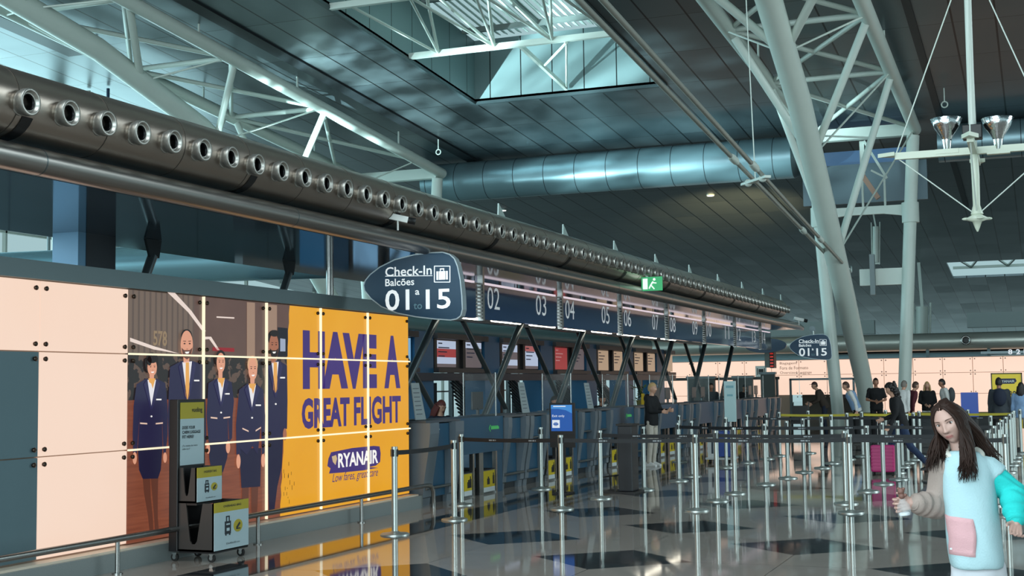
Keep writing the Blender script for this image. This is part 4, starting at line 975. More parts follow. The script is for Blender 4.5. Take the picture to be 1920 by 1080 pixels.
# rear partition with windows, and dark slatted baggage chutes in front of it
rw = MB()
Xr = -15.5
for i in range(4, 15):
    y = 17 + i*2.6
    rw.box(Xr-.1, Xr, y, y+.6, 0, 2.45)
    rw.box(Xr-.1, Xr, y+.6, y+2.6, 0, .75)
    rw.box(Xr-.1, Xr, y+.6, y+2.6, 2.2, 2.45)
rp = struct(rw.build('wall_rear', P('partition_dark', rgb(22, 32, 42), .5)))
t = NT('lit_metal_siding')
t.out('Base Color', t.mix(t.ma('MAXIMUM', t.line(t.Z, .42, .02), t.line(t.Y, 2.6, .02, 17)), rgb(132, 158, 164), rgb(40, 54, 60))); t.out('Metallic', .5); t.out('Roughness', .3)
struct(MB().box(Xr-.1, Xr, 12.5, 27.4, 0, 3.55).build('wall_siding', t.m))
mb = MB()
for i in range(4, 15):
    y = 18.3+i*2.6; mb.box(Xr-.05, Xr-.02, y+.6, y+.66, .75, 2.2); mb.box(Xr-.05, Xr-.02, y-.7, y+1.3, 1.5, 1.54)
mb.build('window_bars', dark_steel, rp)
slat_m = P('chute_slat', rgb(44, 54, 60), .35, .7)
for j in range(6):
    y = 21.6 + j*3.66
    o = thing('baggage_chute', '%s dark slatted baggage chute from the left behind the counters' % ORD[j], 'chute', (-13.4, y, 0), 'slatted baggage chutes')
    sl_ = MB()
    for s in range(11):
        sl_.bar((-13.0, y-.2+s*.06, 1.95-s*.1), (-13.0, y+2.4+s*.05, .95-s*.085), .05, .03)
    sl_.build('slats', slat_m, o)
    for yy in (y+.1, y+2.2): MB().box(-13.15, -13.05, yy, yy+.08, 0, 2.0 if yy < y+1 else 1.1).build('leg', dark_steel, o)
    MB().bar((-13.0, y-.3, 2.05), (-13.0, y+2.6, .98), .06, .09).build('side_rail', brushed, o)
    if j % 2: continue
    bo = thing('switch_cabinet', '%s tall dark cabinet from the left behind the baggage chutes' % ORD[j//2], 'cabinet', (-14.3, y+1, 0), 'dark cabinets behind the counters')
    MB().box(-14.6, -14.1, y+.5, y+1.5, 0, 1.75).build('body', P('cabinet_dark', rgb(30, 38, 46), .5), bo)
    MB().box(-14.1, -14.085, y+.55, y+1.45, .1, 1.7).build('door', P('cabinet_door', rgb(36, 46, 54), .45), bo)
# beyond the island: dark gates and glass by the lit end wall
for i, (xa, xb, z1) in enumerate(((-14.4, -13.2, 1.95), (-12.4, -11.55, 1.95), (-11.2, -10.6, 2.1))):
    o = thing('far_partition', ['wide dark partition left of the far pictogram', 'dark partition below the far pictogram', 'narrow dark partition beside the far doorway'][i], 'partition', ((xa+xb)/2, 57, 0), 'dark partitions before the end wall')
    MB().box(xa, xb, 57, 57.2, 0, z1).build('panel', P('partition_grey', rgb(58, 62, 60), .5), o)
    MB().box(xa-.05, xb+.05, 56.95, 57.25, z1-.1, z1).build('cap', dark_steel, o)
o = thing('far_header_beam', 'long dark beam across the far lit wall left of the doorway', 'beam', (-13, 57.5, 1.9))
MB().box(-16.5, -10.5, 57.5, 57.6, 1.78, 1.9).build('beam', P('beam_dark', rgb(52, 52, 48), .5), o)
for x in (-16.4, -10.6): MB().box(x-.05, x+.05, 57.5, 57.6, 0, 1.78).build('leg', dark_steel, o)
# ================================================================== QUEUE POSTS AND BELTS
belt_black = P('belt_black', rgb(18, 21, 26), .6)
belt_print = P('belt_print', rgb(150, 156, 160), .6)
proto = thing('queue_post', 'proto', 'queue post', (0, 0, 0), None, local=True)
MB().lathe([(.165, 0), (.165, .012), (.15, .022), (.06, .03), (.045, .045)], (0, 0, 0), Z3, 24).build('base', pole_metal, proto)
MB().tube((0, 0, .03), (0, 0, .86), .034, n=16).build('pole', pole_metal, proto)
MB().tube((0, 0, .86), (0, 0, .985), .037, n=16).build('head', pole_metal, proto)
MB().box(-.042, .042, -.015, .015, .875, .955).box(-.015, .015, -.042, .042, .875, .955).build('belt_slot', black, proto)
used_proto = [False]
def post(x, y, lab, grp='steel queue posts'):
    if not used_proto[0]:
        used_proto[0] = True; proto.location = (x, y, 0); proto['label'] = lab; proto['group'] = grp; return proto
    return dup(proto, (x, y, 0), 0, lab, grp)
def belt(root, a, b, mat=None, zc=.915, sag=.012, pr=True):
    """the belt is drawn out of its post's head: a part of that post"""
    a, b = Vector((a[0], a[1], 0)), Vector((b[0], b[1], 0)); d = (b-a); L = d.length; d.normalize(); nrm = Vector((-d.y, d.x, 0))
    a = a + d*.04; b = b - d*.04; n = 8; vs = []; fs = []
    for i in range(n+1):
        k = i/n; p = a.lerp(b, k); z = zc - sag*4*k*(1-k)
        for s, zz in ((-.0012, -.026), (-.0012, .026), (.0012, .026), (.0012, -.026)): vs.append(p + nrm*s + Vector((0, 0, z+zz)))
    for i in range(n):
        for j in range(4): fs.append((i*4+j, i*4+(j+1) % 4, i*4+4+(j+1) % 4, i*4+4+j))
    o = MB().add(vs, fs).build('belt', mat or belt_black, None)
    o.parent = root; o.matrix_parent_inverse = Matrix.Translation(root.location).inverted()
    if pr:
        m_ = MB(); k = .28
        side = -1 if nrm.y > 0 else 1
        while k < .95:
            for q, w_ in ((0, .05), (.06, .03), (.1, .012)):
                c = a.lerp(b, k) + d*q; z = zc - sag*4*k*(1-k); m_.box(0, 1, 0, 1, 0, 1, M=Matrix(((d.x*w_, nrm.x*side*.001, 0, c.x+nrm.x*side*.0018), (d.y*w_, nrm.y*side*.001, 0, c.y+nrm.y*side*.0018), (0, 0, .016, z-.008), (0, 0, 0, 1))))
            k += .42
        p_ = m_.build('belt_print', belt_print, o)
        p_.matrix_parent_inverse = Matrix.Identity(4)
rows_ = [(17.1, [(-6.03, 16.92), (-4.24, 17.12), (-2.3, 17.3), (-.45, 17.35)]),
         (18.6, [(-6.03, 18.63), (-4.3, 18.57), (-2.53, 18.55), (-.7, 18.7)]),
         (20.2, [(-5.85, 20.27), (-4.33, 19.87), (-2.49, 20.68), (-.68, 20.5)]),
         (21.9, [(-5.81, 22.27), (-4.23, 21.73), (-2.43, 22.2), (-.66, 22.1)]),
         (23.3, [(-5.86, 23.4), (-4.14, 23.25), (-2.3, 23.3), (-.66, 23.6)]),
         (24.9, [(-4.12, 24.81), (-2.5, 25.0), (-.64, 25.43)]),
         (26.2, [(-5.81, 25.94), (-3.98, 26.09), (-2.56, 26.66), (-.93, 26.4)]),
         (27.7, [(-5.73, 27.57), (-4.02, 27.65), (-2.58, 28.05), (-.62, 27.6)]),
         (29.2, [(-5.6, 29.0), (-3.9, 29.1), (-2.55, 29.2), (-.6, 29.0)]),
         (30.4, [(-5.55, 30.26), (-3.74, 30.28), (-2.55, 30.6), (-.6, 30.4)]),
         (31.8, [(-5.1, 31.48), (-3.4, 31.9), (-1.6, 31.9), (-.5, 31.9)])]
YEL = P('belt_yellow', rgb(176, 162, 40), .6)
BELTS = []
for ri, (yy, ps) in enumerate(rows_):
    roots = []
    for pi, (x, y) in enumerate(ps):
        roots.append(post(x, y, 'steel queue post, %s from the left in the %s queue row from the camera' % (ORD[pi], ORD[ri])))
    if ri in (0, 1, 3, 7, 9): BELTS += [(r, a, b, ri == 9) for a, b, r in zip(ps, ps[1:], roots)]
# lanes close to the counters
s1 = post(-6.82, 13.56, 'steel queue post nearest the camera, in front of the yellow poster half')
s2 = post(-6.85, 15.26, 'second steel queue post on the belt that starts by the yellow poster'); BELTS.append((s1, (-6.82, 13.56), (-6.85, 15.26), False))
s3 = post(-7.6, 17.18, 'steel queue post just behind the second one, near the first counter'); BELTS.append((s3, (-7.6, 17.18), (-6.03, 16.92), False))
s4 = post(-7.5, 20.1, 'steel queue post before the counter under number 03'); 
s5 = post(-7.2, 27.69, 'steel queue post by the counters beyond the person in black'); 
for r, a, b, yel in BELTS:
    if yel: belt(r, a, b, YEL, pr=False)
    else: belt(r, a, b)
# ================================================================== STANDS, TROLLEYS, SIGN BOARDS
def bx(mb, c0, c1): mb.box(*[v for a, b in zip(c0, c1) for v in sorted((a, b))]); return mb
# blue exit-only board on a black stand
o = thing('sign_stand', 'blue exit only board on a black stand before the counters', 'sign', (-6.87, 19.4, 0))
MB().box(-7.07, -6.67, 19.35, 19.41, .9, 1.38).build('frame', black, o)
MB().box(-7.04, -6.7, 19.34, 19.35, .95, 1.35).build('screen', EM('exit_blue', rgb(24, 84, 164), .8), o)
p_ = MB().poly([(-7.04, 19.338, 1.35), (-6.7, 19.338, 1.35), (-6.7, 19.338, 1.22), (-6.8, 19.338, 1.27), (-6.92, 19.338, 1.29), (-7.04, 19.338, 1.29)][::-1]).build('light_curve', EM('exit_light_blue', rgb(60, 136, 206), .8), o)
MB().text('Exit only', (-7.02, 19.336, 1.155), (1, 0, 0), Z3, .2, .045, .005).box(-7.0, -6.8, 19.332, 19.336, 1.32, 1.335).build('lettering', EM('exit_lettering', rgb(225, 232, 240), .8), o)
MB().box(-7.02, -6.9, 19.332, 19.338, 1.0, 1.12).build('pictogram', MATS['exit_lettering'], o)
MB().box(-7.0, -6.92, 19.328, 19.332, 1.045, 1.07).box(-6.985, -6.935, 19.328, 19.332, 1.075, 1.085).box(-6.985, -6.935, 19.328, 19.332, 1.03, 1.04).build('pictogram_lines', MATS['exit_blue'], o)
MB().box(-7.07, -6.67, 19.36, 19.4, .7, .9).box(-6.91, -6.83, 19.36, 19.4, .02, .7).build('column', black, o)
MB().box(-7.0, -6.74, 19.22, 19.54, 0, .02).build('foot', black, o)
# dark pedestal with a wire bag gauge
o = thing('pedestal', 'dark pedestal with a low wire bag gauge at its foot, amid the queue', 'pedestal', (-5.95, 19.75, 0))
MB().box(-6.06, -5.84, 19.6, 19.95, .03, 1.02).build('body', P('pedestal_dark', rgb(26, 32, 38), .4), o, bev=.01)
MB().box(-6.32, -5.78, 19.5, 20.05, 0, .03).build('base_plate', black, o)
MB().box(-6.08, -5.82, 19.58, 19.97, 1.02, 1.05).build('top', black, o)
MB().path([(-6.3, 19.55, .03), (-6.3, 19.55, .24), (-6.12, 19.55, .26), (-6.1, 19.55, .03)], .01, 8).path([(-6.3, 19.95, .03), (-6.3, 19.95, .24), (-6.12, 19.95, .26), (-6.1, 19.95, .03)], .01, 8).path([(-6.3, 19.55, .24), (-6.3, 19.95, .24)], .01, 8).path([(-6.12, 19.55, .26), (-6.12, 19.95, .26)], .01, 8).build('wire_gauge', black, o)
# tall white notice on a stand
o = thing('notice_stand', 'tall pale glossy notice board on a thin stand among the far counters', 'sign', (-5.98, 27.2, 0))
MB().box(-6.1, -5.86, 27.18, 27.22, .86, 1.69).build('board', P('pale_board', rgb(170, 200, 202), .15), o)
MB().box(-6.0, -5.96, 27.19, 27.21, .02, .86).build('pole', brushed, o); MB().lathe([(.15, 0), (.15, .02)], (-5.98, 27.2, 0), Z3, 16).build('foot', brushed, o)
m_ = MB(); m_.box(-6.04, -5.92, 27.174, 27.18, 1.38, 1.42).box(-6.06, -5.9, 27.174, 27.18, 1.55, 1.6).build('print', P('pale_print', rgb(110, 160, 170), .4), o)
# blue and white baggage trolley
o = thing('baggage_trolley', 'blue and white baggage trolley standing by the yellow floor line', 'trolley', (-6.25, 27.5, 0))
MB().box(-6.5, -6.28, 27.3, 27.8, .12, .6).build('white_crate', P('crate_white', rgb(196, 200, 200), .5), o)
MB().box(-6.27, -6.02, 27.3, 27.8, .14, .66).build('blue_crate', P('crate_blue', rgb(20, 60, 140), .4), o)
MB().box(-6.54, -5.98, 27.25, 27.85, .08, .12).build('deck', P('deck_white', rgb(180, 184, 184), .5), o)
for x in (-6.46, -6.06):
    for y in (27.33, 27.77): MB().tube((x-.02, y, .045), (x+.02, y, .045), .045, n=12).build('wheel', rubber, o)
MB().box(-6.42, -6.38, 27.292, 27.3, .2, .5).build('slot', P('slot_dark', rgb(30, 44, 60), .5), o)
# Blue freestanding board and yellow bag drop board
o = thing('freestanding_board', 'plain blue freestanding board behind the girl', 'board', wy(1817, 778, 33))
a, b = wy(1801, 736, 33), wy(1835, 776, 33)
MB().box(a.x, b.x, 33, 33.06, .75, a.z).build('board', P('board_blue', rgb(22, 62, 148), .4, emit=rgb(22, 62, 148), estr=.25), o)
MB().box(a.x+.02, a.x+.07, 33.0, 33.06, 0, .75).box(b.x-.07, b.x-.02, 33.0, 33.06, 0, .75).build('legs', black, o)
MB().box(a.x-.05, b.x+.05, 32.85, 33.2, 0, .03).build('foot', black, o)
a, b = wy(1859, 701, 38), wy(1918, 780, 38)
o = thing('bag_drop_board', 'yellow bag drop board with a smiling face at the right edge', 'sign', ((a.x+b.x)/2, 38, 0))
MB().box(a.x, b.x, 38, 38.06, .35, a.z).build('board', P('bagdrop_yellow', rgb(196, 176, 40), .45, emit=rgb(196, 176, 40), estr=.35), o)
f_ = MB(); 
for x0, x1, z0, z1 in ((a.x-.02, a.x+.01, .35, a.z+.02), (b.x-.01, b.x+.02, .35, a.z+.02), (a.x-.02, b.x+.02, a.z-.01, a.z+.02)): f_.box(x0, x1, 37.98, 38.07, z0, z1)
f_.build('frame', P('frame_olive', rgb(70, 70, 30), .5), o)
ww = b.x-a.x
MB().prism([(a.x+ww*.2, 37.995, a.z-.2), (a.x+ww*.25, 37.995, a.z-.13), (a.x+ww*.8, 37.995, a.z-.13), (a.x+ww*.84, 37.995, a.z-.2), (a.x+ww*.75, 37.995, a.z-.27), (a.x+ww*.27, 37.995, a.z-.27)], (0, -.004, 0)).build('logo_patch', P('logo_navy', rgb(26, 34, 70), .5), o)
MB().text('RYANAIR', (a.x+ww*.27, 37.988, a.z-.235), (1, 0, 0), Z3, ww*.5, .065, .02).build('logo_lettering', paper, o)
MB().text('BAG DROP', (a.x+ww*.1, 37.99, a.z-.62), (1, 0, 0), Z3, ww*.8, .16, .03).build('lettering', P('bagdrop_black', rgb(30, 28, 20), .5), o)
fc = Vector((a.x+ww*.62, 37.99, a.z-1.0))
MB().prism([fc+Vector((math.cos(t_)*.13, 0, math.sin(t_)*.19)) for t_ in [k*PI/10 for k in range(20)]], (0, -.003, 0)).build('printed_face', P('print_skin', rgb(205, 160, 135), .5), o)
MB().prism([fc+Vector((math.cos(t_)*.135, -.001, .06+math.sin(t_)*.15)) for t_ in [k*PI/10 for k in range(11)]], (0, -.004, 0)).build('printed_hair', P('print_hair', rgb(40, 30, 28), .5), o)
m_ = MB()
for s in (-1, 1): m_.box(fc.x+s*.05-.015, fc.x+s*.05+.015, 37.98, 37.985, fc.z+.015, fc.z+.03)
m_.box(fc.x-.05, fc.x+.05, 37.98, 37.985, fc.z-.09, fc.z-.07).build('printed_features', P('print_dark', rgb(80, 40, 40), .5), o)
MB().box(a.x+.05, a.x+.1, 38.0, 38.06, 0, .35).box(b.x-.1, b.x-.05, 38.0, 38.06, 0, .35).build('legs', black, o)
# far service desk with clutter
o = thing('service_desk', 'long low dark service desk where the far passengers stand', 'desk', (-2.6, 39, 0))
MB().box(-5.2, -.7, 38.9, 39.4, 0, .72).build('body', counter_dark, o); MB().box(-5.25, -.65, 38.85, 39.45, .72, .76).build('top', P('desk_top_olive', rgb(120, 116, 40), .5), o)
o = thing('wheelchair', 'folded dark wheelchair beside the far doorway', 'wheelchair', (-6.7, 40, 0))
for x in (-7.0, -6.5): MB().path([(x, 40+math.cos(a_)*.3, .32+math.sin(a_)*.3) for a_ in [k*PI/9 for k in range(19)]], .02, 6).build('wheel', rubber, o)
MB().box(-6.98, -6.52, 39.85, 40.25, .42, .5).box(-6.98, -6.52, 40.2, 40.27, .5, .95).build('seat', black, o); MB().tube((-6.98, 40.25, .5), (-6.98, 40.45, 1.05), .015).tube((-6.52, 40.25, .5), (-6.52, 40.45, 1.05), .015).build('push_handles', dark_steel, o)

# ================================================================== CABIN BAG GAUGE ON CASTERS
o = thing('bag_gauge_stand', 'black wheeled bag gauge stand with yellow and white panels before the poster', 'stand', (-7.6, 11.2, 0))
gb = P('gauge_black', rgb(17, 18, 21), .4); gg = P('gauge_grey', rgb(64, 60, 58), .45, .3); gw = P('gauge_panel', rgb(176, 196, 202), .4); gy = P('gauge_yellow', rgb(176, 160, 44), .45)
XB, XM, XF = -7.82, -7.62, -7.42
ub0, ub1 = wx(337, 760, XB).y, wx(384, 760, XB).y
MB().box(XB-.1, XB, ub0-.03, ub1+.01, .1, 1.56).build('back_frame', gb, o, bev=.006)
def face(x, y0, y1, z0, z1, zy):
    MB().box(x, x+.006, y0, y1, z0, zy).build('white_panel', gw, o); MB().box(x, x+.006, y0, y1, zy, z1).build('yellow_panel', gy, o)
face(XB, ub0+.01, ub1-.02, .92, 1.53, 1.37)
dk = P('gauge_print', rgb(24, 34, 44), .5)
def pt_(s, x, y0, z0, w_, h_, b_=.0): MB().text(s, (x+.009, y0, z0), (0, 1, 0), Z3, w_, h_, b_).build('lettering', dk, o)
W0 = ub1-ub0
pt_('vueling', XB, ub0+W0*.45, 1.42, W0*.42, .06, .01); pt_('DOES YOUR', XB, ub0+W0*.08, 1.27, W0*.5, .03, .02); pt_('CABIN LUGGAGE', XB, ub0+W0*.08, 1.225, W0*.72, .03, .02); pt_('FIT HERE?', XB, ub0+W0*.08, 1.18, W0*.45, .03, .02); pt_('¿Tu maleta de mano', XB, ub0+W0*.08, 1.095, W0*.6, .022); pt_('cabe aquí?', XB, ub0+W0*.08, 1.065, W0*.3, .022)
m0, m1 = wx(369, 900, XM).y, wx(415, 900, XM).y
f0_, f1_ = wx(401, 990, XF).y, wx(465, 990, XF).y
def cage(x1, y0, y1, z0, z1):
    MB().box(XB, x1, y1-.02, y1, z0, z1).box(XB, x1, y0, y1, z0, z0+.02).box(x1-.02, x1, y0, y1, z0, z1).build('bin', gg, o)
    wd = x1-XB; c = XB+wd*.42
    side = [(XB, y0, z0), (x1, y0, z0), (x1, y0, z1), (c+wd*.26, y0, z1), (c+wd*.1, y0, z0+.1), (c+wd*.04, y0, z0+.07), (c-wd*.04, y0, z0+.07), (c-wd*.1, y0, z0+.1), (c-wd*.22, y0, z1), (XB, y0, z1)]
    MB().prism(side, (0, .015, 0)).build('slotted_side', gg, o)
cage(XM, m0, m1, .56, .9); cage(XF, f0_, f1_, .1, .56)
MB().box(XB, XF, f0_, f1_, .085, .1).box(XB, XM, ub0, m1, .54, .56).build('shelf', gb, o)
face(XM, m0, m1, .57, .9, .8); face(XF, f0_, f1_, .11, .565, .47)
def icons(x, y0, y1, z0, z1, zy):
    w_ = y1-y0; h = zy-z0
    m_ = MB(); cx = y0+w_*.38; cz_ = z0+h*.58
    m_.box(x+.006, x+.01, cx-w_*.085, cx+w_*.085, cz_-h*.18, cz_+h*.16).box(x+.006, x+.01, cx-w_*.05, cx-w_*.03, cz_+h*.16, cz_+h*.3).box(x+.006, x+.01, cx+w_*.03, cx+w_*.05, cz_+h*.16, cz_+h*.3).box(x+.006, x+.01, cx-w_*.05, cx+w_*.05, cz_+h*.27, cz_+h*.3).box(x+.006, x+.01, cx-w_*.07, cx-w_*.04, cz_-h*.22, cz_-h*.18).box(x+.006, x+.01, cx+w_*.04, cx+w_*.07, cz_-h*.22, cz_-h*.18)
    m_.build('bag_icon', dk, o)
    m_ = MB().box(x+.01, x+.012, cx-w_*.05, cx+w_*.05, cz_+h*.06, cz_+h*.1).box(x+.01, x+.012, cx-w_*.04, cx+w_*.04, cz_-h*.1, cz_-h*.02); m_.build('bag_icon_lines', gw, o)
    cy = y0+w_*.68
    MB().prism([(x+.006, cy+math.cos(a_)*w_*.13, cz_+math.sin(a_)*h*.17) for a_ in [k*PI/10 for k in range(20)]], (.003, 0, 0)).build('round_icon', gy, o)
    MB().bar((x+.011, cy-w_*.05, cz_-h*.06), (x+.011, cy+w_*.05, cz_+h*.07), .003, h*.06).bar((x+.011, cy-w_*.06, cz_-h*.08), (x+.011, cy+w_*.06, cz_-h*.08), .003, h*.03).build('plane_icon', dk, o)
    MB().text('55x40x20 cm', (x+.008, y0+w_*.33, z0+h*.12), (0, 1, 0), Z3, w_*.4, h*.05).build('lettering', dk, o)
    MB().text('UNDERSEAT BAG' if x == XM else 'OVERHEAD BAG', (x+.009, y0+w_*.25, zy+(z1-zy)*.45), (0, 1, 0), Z3, w_*.52, (z1-zy)*.22, .01).build('lettering', dk, o)
icons(XM, m0, m1, .57, .9, .8); icons(XF, f0_, f1_, .11, .565, .47)
for x, y in ((XB-.06, ub0+.02), (XF-.05, f0_+.04), (XF-.05, f1_-.05), (XB-.06, ub1-.02)):
    w_ = MB().tube((x, y-.012, .04), (x, y+.012, .04), .04, n=16).build('caster', rubber, o)
    MB().tube((x, y-.016, .04), (x, y+.016, .04), .02, n=12).build('hub', chrome, w_)
    MB().prism([(x-.02, y-.018, .085), (x+.03, y-.018, .085), (x+.008, y-.018, .03), (x-.008, y-.018, .03)], (0, .036, 0)).build('fork', chrome, w_)
# ================================================================== PEOPLE
def fuse(mb, name, mats, parent, vox, smooth=6, disp=None):
    """join overlapping closed shapes into one continuous surface"""
    o = mb.build(name, mats, None)
    m = o.modifiers.new('r', 'REMESH'); m.mode = 'VOXEL'; m.voxel_size = vox; m.use_smooth_shade = True
    if smooth: s = o.modifiers.new('s', 'SMOOTH'); s.iterations = smooth; s.factor = .5
    bpy.context.view_layer.update()
    me = bpy.data.meshes.new_from_object(o.evaluated_get(bpy.context.evaluated_depsgraph_get()))
    me.name = name
    if disp:
        nr = [v.normal.copy() for v in me.vertices]
        for v, n_ in zip(me.vertices, nr): v.co += n_*disp(v.co)
    me.polygons.foreach_set('use_smooth', [True]*len(me.polygons))
    old = o.data; o.modifiers.clear(); o.data = me; bpy.data.meshes.remove(old)
    if not me.materials: me.materials.append(mats)
    if parent:
        o.parent = parent
        if parent.type == 'EMPTY' and not parent.get('_local'): o.matrix_parent_inverse = Matrix.Translation(parent.location).inverted()
    return o
def cap(mb, a, b, ra, rb=None, n=12):
    rb = ra if rb is None else rb; a, b = Vector(a), Vector(b)
    d = b-a; L = d.length
    if L < 1e-6: return mb.ball(a, ra)
    mb.path([a-d/L*ra*.9, a-d/L*ra*.6, a, b, b+d/L*rb*.6, b+d/L*rb*.9], [ra*.4, ra*.8, ra, rb, rb*.8, rb*.4], n); return mb
def gs(v, w): return math.exp(-(v/w)**2)
HRX, HRY, HRZ = .073, .094, .117
def head_pt(dx, dy, dz):
    t_ = max(0, -dz); jaw = 1-.36*t_**1.6
    x = dx*HRX*jaw; y = dy*HRY; z = dz*HRZ
    if dy > 0: y *= 1-.3*t_
    if dy < 0:
        y = -HRY*(abs(dy)**.8)*(1-.10*t_**2)
        ax = abs(x)
        hz = 0
        if -.042 < z < .026:
            k = (z+.03)/.056
            hz = .021*(1-max(0, k))**1.0 if z > -.03 else .021*max(0, 1-((-.03-z)/.012)**2)
        y -= hz*gs(x, .0085+.006*gs(z+.03, .012))
        y -= .006*gs(ax-.011, .006)*gs(z+.031, .007)
        y += .010*gs(ax-.031, .017)*gs(z-.010, .013)
        y -= .004*gs(z-.031, .010)*gs(ax-.024, .026)
        y -= .006*gs(x, .02)*(gs(z+.058, .0055)+gs(z+.069, .006))
        y -= .004*gs(ax-.04, .02)*gs(z+.022, .022)
        y -= .010*gs(x, .026)*gs(z+.098, .018)
    return Vector((x, y, z))
def head_surf(x, z):
    dz = z/HRZ; t_ = max(0, -dz); dx = x/(HRX*(1-.36*t_**1.6)); q = max(0.0, 1-dx*dx-dz*dz)
    return head_pt(dx, -math.sqrt(q), dz)
def head_into(mb, T, n=32, m=22, s=1.0):
    vs = []
    for i in range(m+1):
        a = PI*i/m
        for j in range(n):
            b = 2*PI*j/n; vs.append(T @ (head_pt(math.sin(a)*math.cos(b), math.sin(a)*math.sin(b), -math.cos(a))*s))
    mb.add(vs, [(i*n+j, i*n+(j+1) % n, (i+1)*n+(j+1) % n, (i+1)*n+j) for i in range(m) for j in range(n)], True)
    for sx in (-1, 1): mb.ball(T @ (Vector((sx*HRX*1.0, .012, -.002))*s), .012*s, .022*s, .032*s, 8, 6)
def scalp(T, s, off, n=40, m=26, front=-.18, brow=.5, low=-.55, side=.0):
    """hair shell: the part of the head outside the face"""
    mb = MB(); idx = {}; vs = []; fs = []
    def D(i, j): a = PI*i/m; b = 2*PI*j/n; return math.sin(a)*math.cos(b), math.sin(a)*math.sin(b), -math.cos(a)
    def keep(d):
        dx, dy, dz = d
        if dz < low: return False
        if dy < front+.35*max(0, abs(dx)-.5): return dz > brow+.25*min(1, abs(dx))**2*(-1)
        return dz > low + (side if dy < .15 else 0)
    for i in range(m):
        for j in range(n):
            q = [(i, j), (i, (j+1) % n), (i+1, (j+1) % n), (i+1, j)]
            c = D(i+.5, j+.5)
            if not keep(c): continue
            f = []
            for a in q:
                if a not in idx:
                    d = D(*a); dd = Vector(d); p = Vector((dd.x*HRX, dd.y*HRY, dd.z*HRZ))*(1+off) ; p *= 1 + .03*noise.noise(dd*4)
                    idx[a] = len(vs); vs.append(T @ (p*s))
                f.append(idx[a])
            fs.append(tuple(f))
    mb.add(vs, fs, True); return mb
def face_bits(parent, T, s, browc, lipc, irisc, skin_dark, gaze=(0, 0)):
    ew = P('eye_white', rgb(205, 202, 200), .25); lips = P('lips_%d' % int(lipc[0]*999), lipc, .4); ir = P('iris_%d' % int(irisc[0]*9999), irisc, .2)
    m_ = MB()
    for sx in (-1, 1):
        c = head_surf(sx*.031, .010)
        m_.ball(T @ ((c+Vector((0, .0055, 0)))*s), (.0132*s), .0105*s, .0068*s, 14, 10, T.to_3x3())
    m_.build('eyes', ew, parent)
    m_ = MB()
    for sx in (-1, 1):
        c = head_surf(sx*.031, .010)+Vector((gaze[0], -.0042, gaze[1])); m_.ball(T @ (c*s), .0058*s, .0022*s, .0058*s, 12, 8, T.to_3x3())
    m_.build('irises', ir, parent)
    def strip(pts, th, lift=.0012):
        mm = MB(); vs = []; 
        for (x, z), t2 in zip(pts, th):
            for dz in (-t2, t2): p = head_surf(x, z+dz)+Vector((0, -lift, 0)); vs.append(T @ (p*s))
        mm.add(vs, [(2*i, 2*i+2, 2*i+3, 2*i+1) for i in range(len(pts)-1)], True); return mm
    m_ = MB()
    for sx in (-1, 1):
        pts = [(sx*(.014+.036*k/7), .027+.005*math.sin(PI*(k/7)**.8*.75)) for k in range(8)]
        q = strip(pts, [.0014+.0014*math.sin(PI*min(1, k/6+.2)) for k in range(8)], .0015); m_.add(q.v, q.f, True)
    m_.build('eyebrows', browc, parent)
    m_ = MB()
    for sx in (-1, 1):
        pts = [(sx*(.031+.0145*math.cos(PI*(1-k/9))), .0105+.0068*math.sin(PI*k/9)) for k in range(10)]
        q = strip(pts, [.0011]*10, .0045); m_.add(q.v, q.f, True)
    m_.build('lashes', P('lash_dark', rgb(30, 22, 20), .6), parent)
    n = 12; a = [(-.021+.042*k/n, -.0625+.001*abs(k-n/2)/n*2) for k in range(n+1)]
    m_ = MB(); q = strip([(x, z+.0045) for x, z in a], [.0042*math.sin(PI*k/n)**.6+.0003 for k in range(n+1)]); m_.add(q.v, q.f, True)
    q = strip([(x, z-.005) for x, z in a], [.0048*math.sin(PI*k/n)**.6+.0003 for k in range(n+1)]); m_.add(q.v, q.f, True)
    m_.build('lips', lips, parent)
    m_ = MB(); q = strip(a, [.0008]*(n+1), .0016); m_.add(q.v, q.f, True)
    for sx in (-1, 1): m_.ball(T @ ((head_surf(sx*.0065, -.039)+Vector((0, -.002, .0)))*s), .0026*s, .0015*s, .0015*s, 8, 5)
    m_.build('mouth_line', skin_dark, parent)
def hand_into(mb, wr, d, side_v, s=1.0, curl=.35, thumb=1, fr=.0085):
    """palm and five bent fingers; d runs along the hand, side_v towards the thumb"""
    d = Vector(d).normalized(); sv = (Vector(side_v) - d*Vector(side_v).dot(d)).normalized(); nv_ = d.cross(sv)*thumb
    wr = Vector(wr); kn = wr + d*.085*s
    cap(mb, wr, wr+d*.02*s, .024*s, .026*s)
    for k in range(4): f = (k-1.5)/1.5; cap(mb, wr+d*.015*s+sv*f*.018*s, kn+sv*f*.031*s, .014*s, .0125*s, 8)
    for k, L in enumerate((.062, .074, .079, .070)):
        f = (k-1.5)/1.5; p = kn + sv*f*.031*s; a = curl*(1.1-.12*k); dd = (d+sv*f*.12).normalized()
        for seg, fl in enumerate((.45, .32, .25)):
            an = a*(seg+.6); v = dd*math.cos(an) + nv_*math.sin(an); q = p + v*L*fl*s
            cap(mb, p, q, fr*s*(1-.1*seg), fr*s*(.92-.12*seg), 8); p = q
    p = wr + d*.028*s + sv*.024*s
    for seg, L in enumerate((.036, .03, .024)):
        v = (sv*(.75-.25*seg) + d*(.65+.15*seg) + nv_*(.25+.3*seg*curl)).normalized(); q = p + v*L*s
        cap(mb, p, q, (.0125-.0015*seg)*s, (.0115-.002*seg)*s, 8); p = q
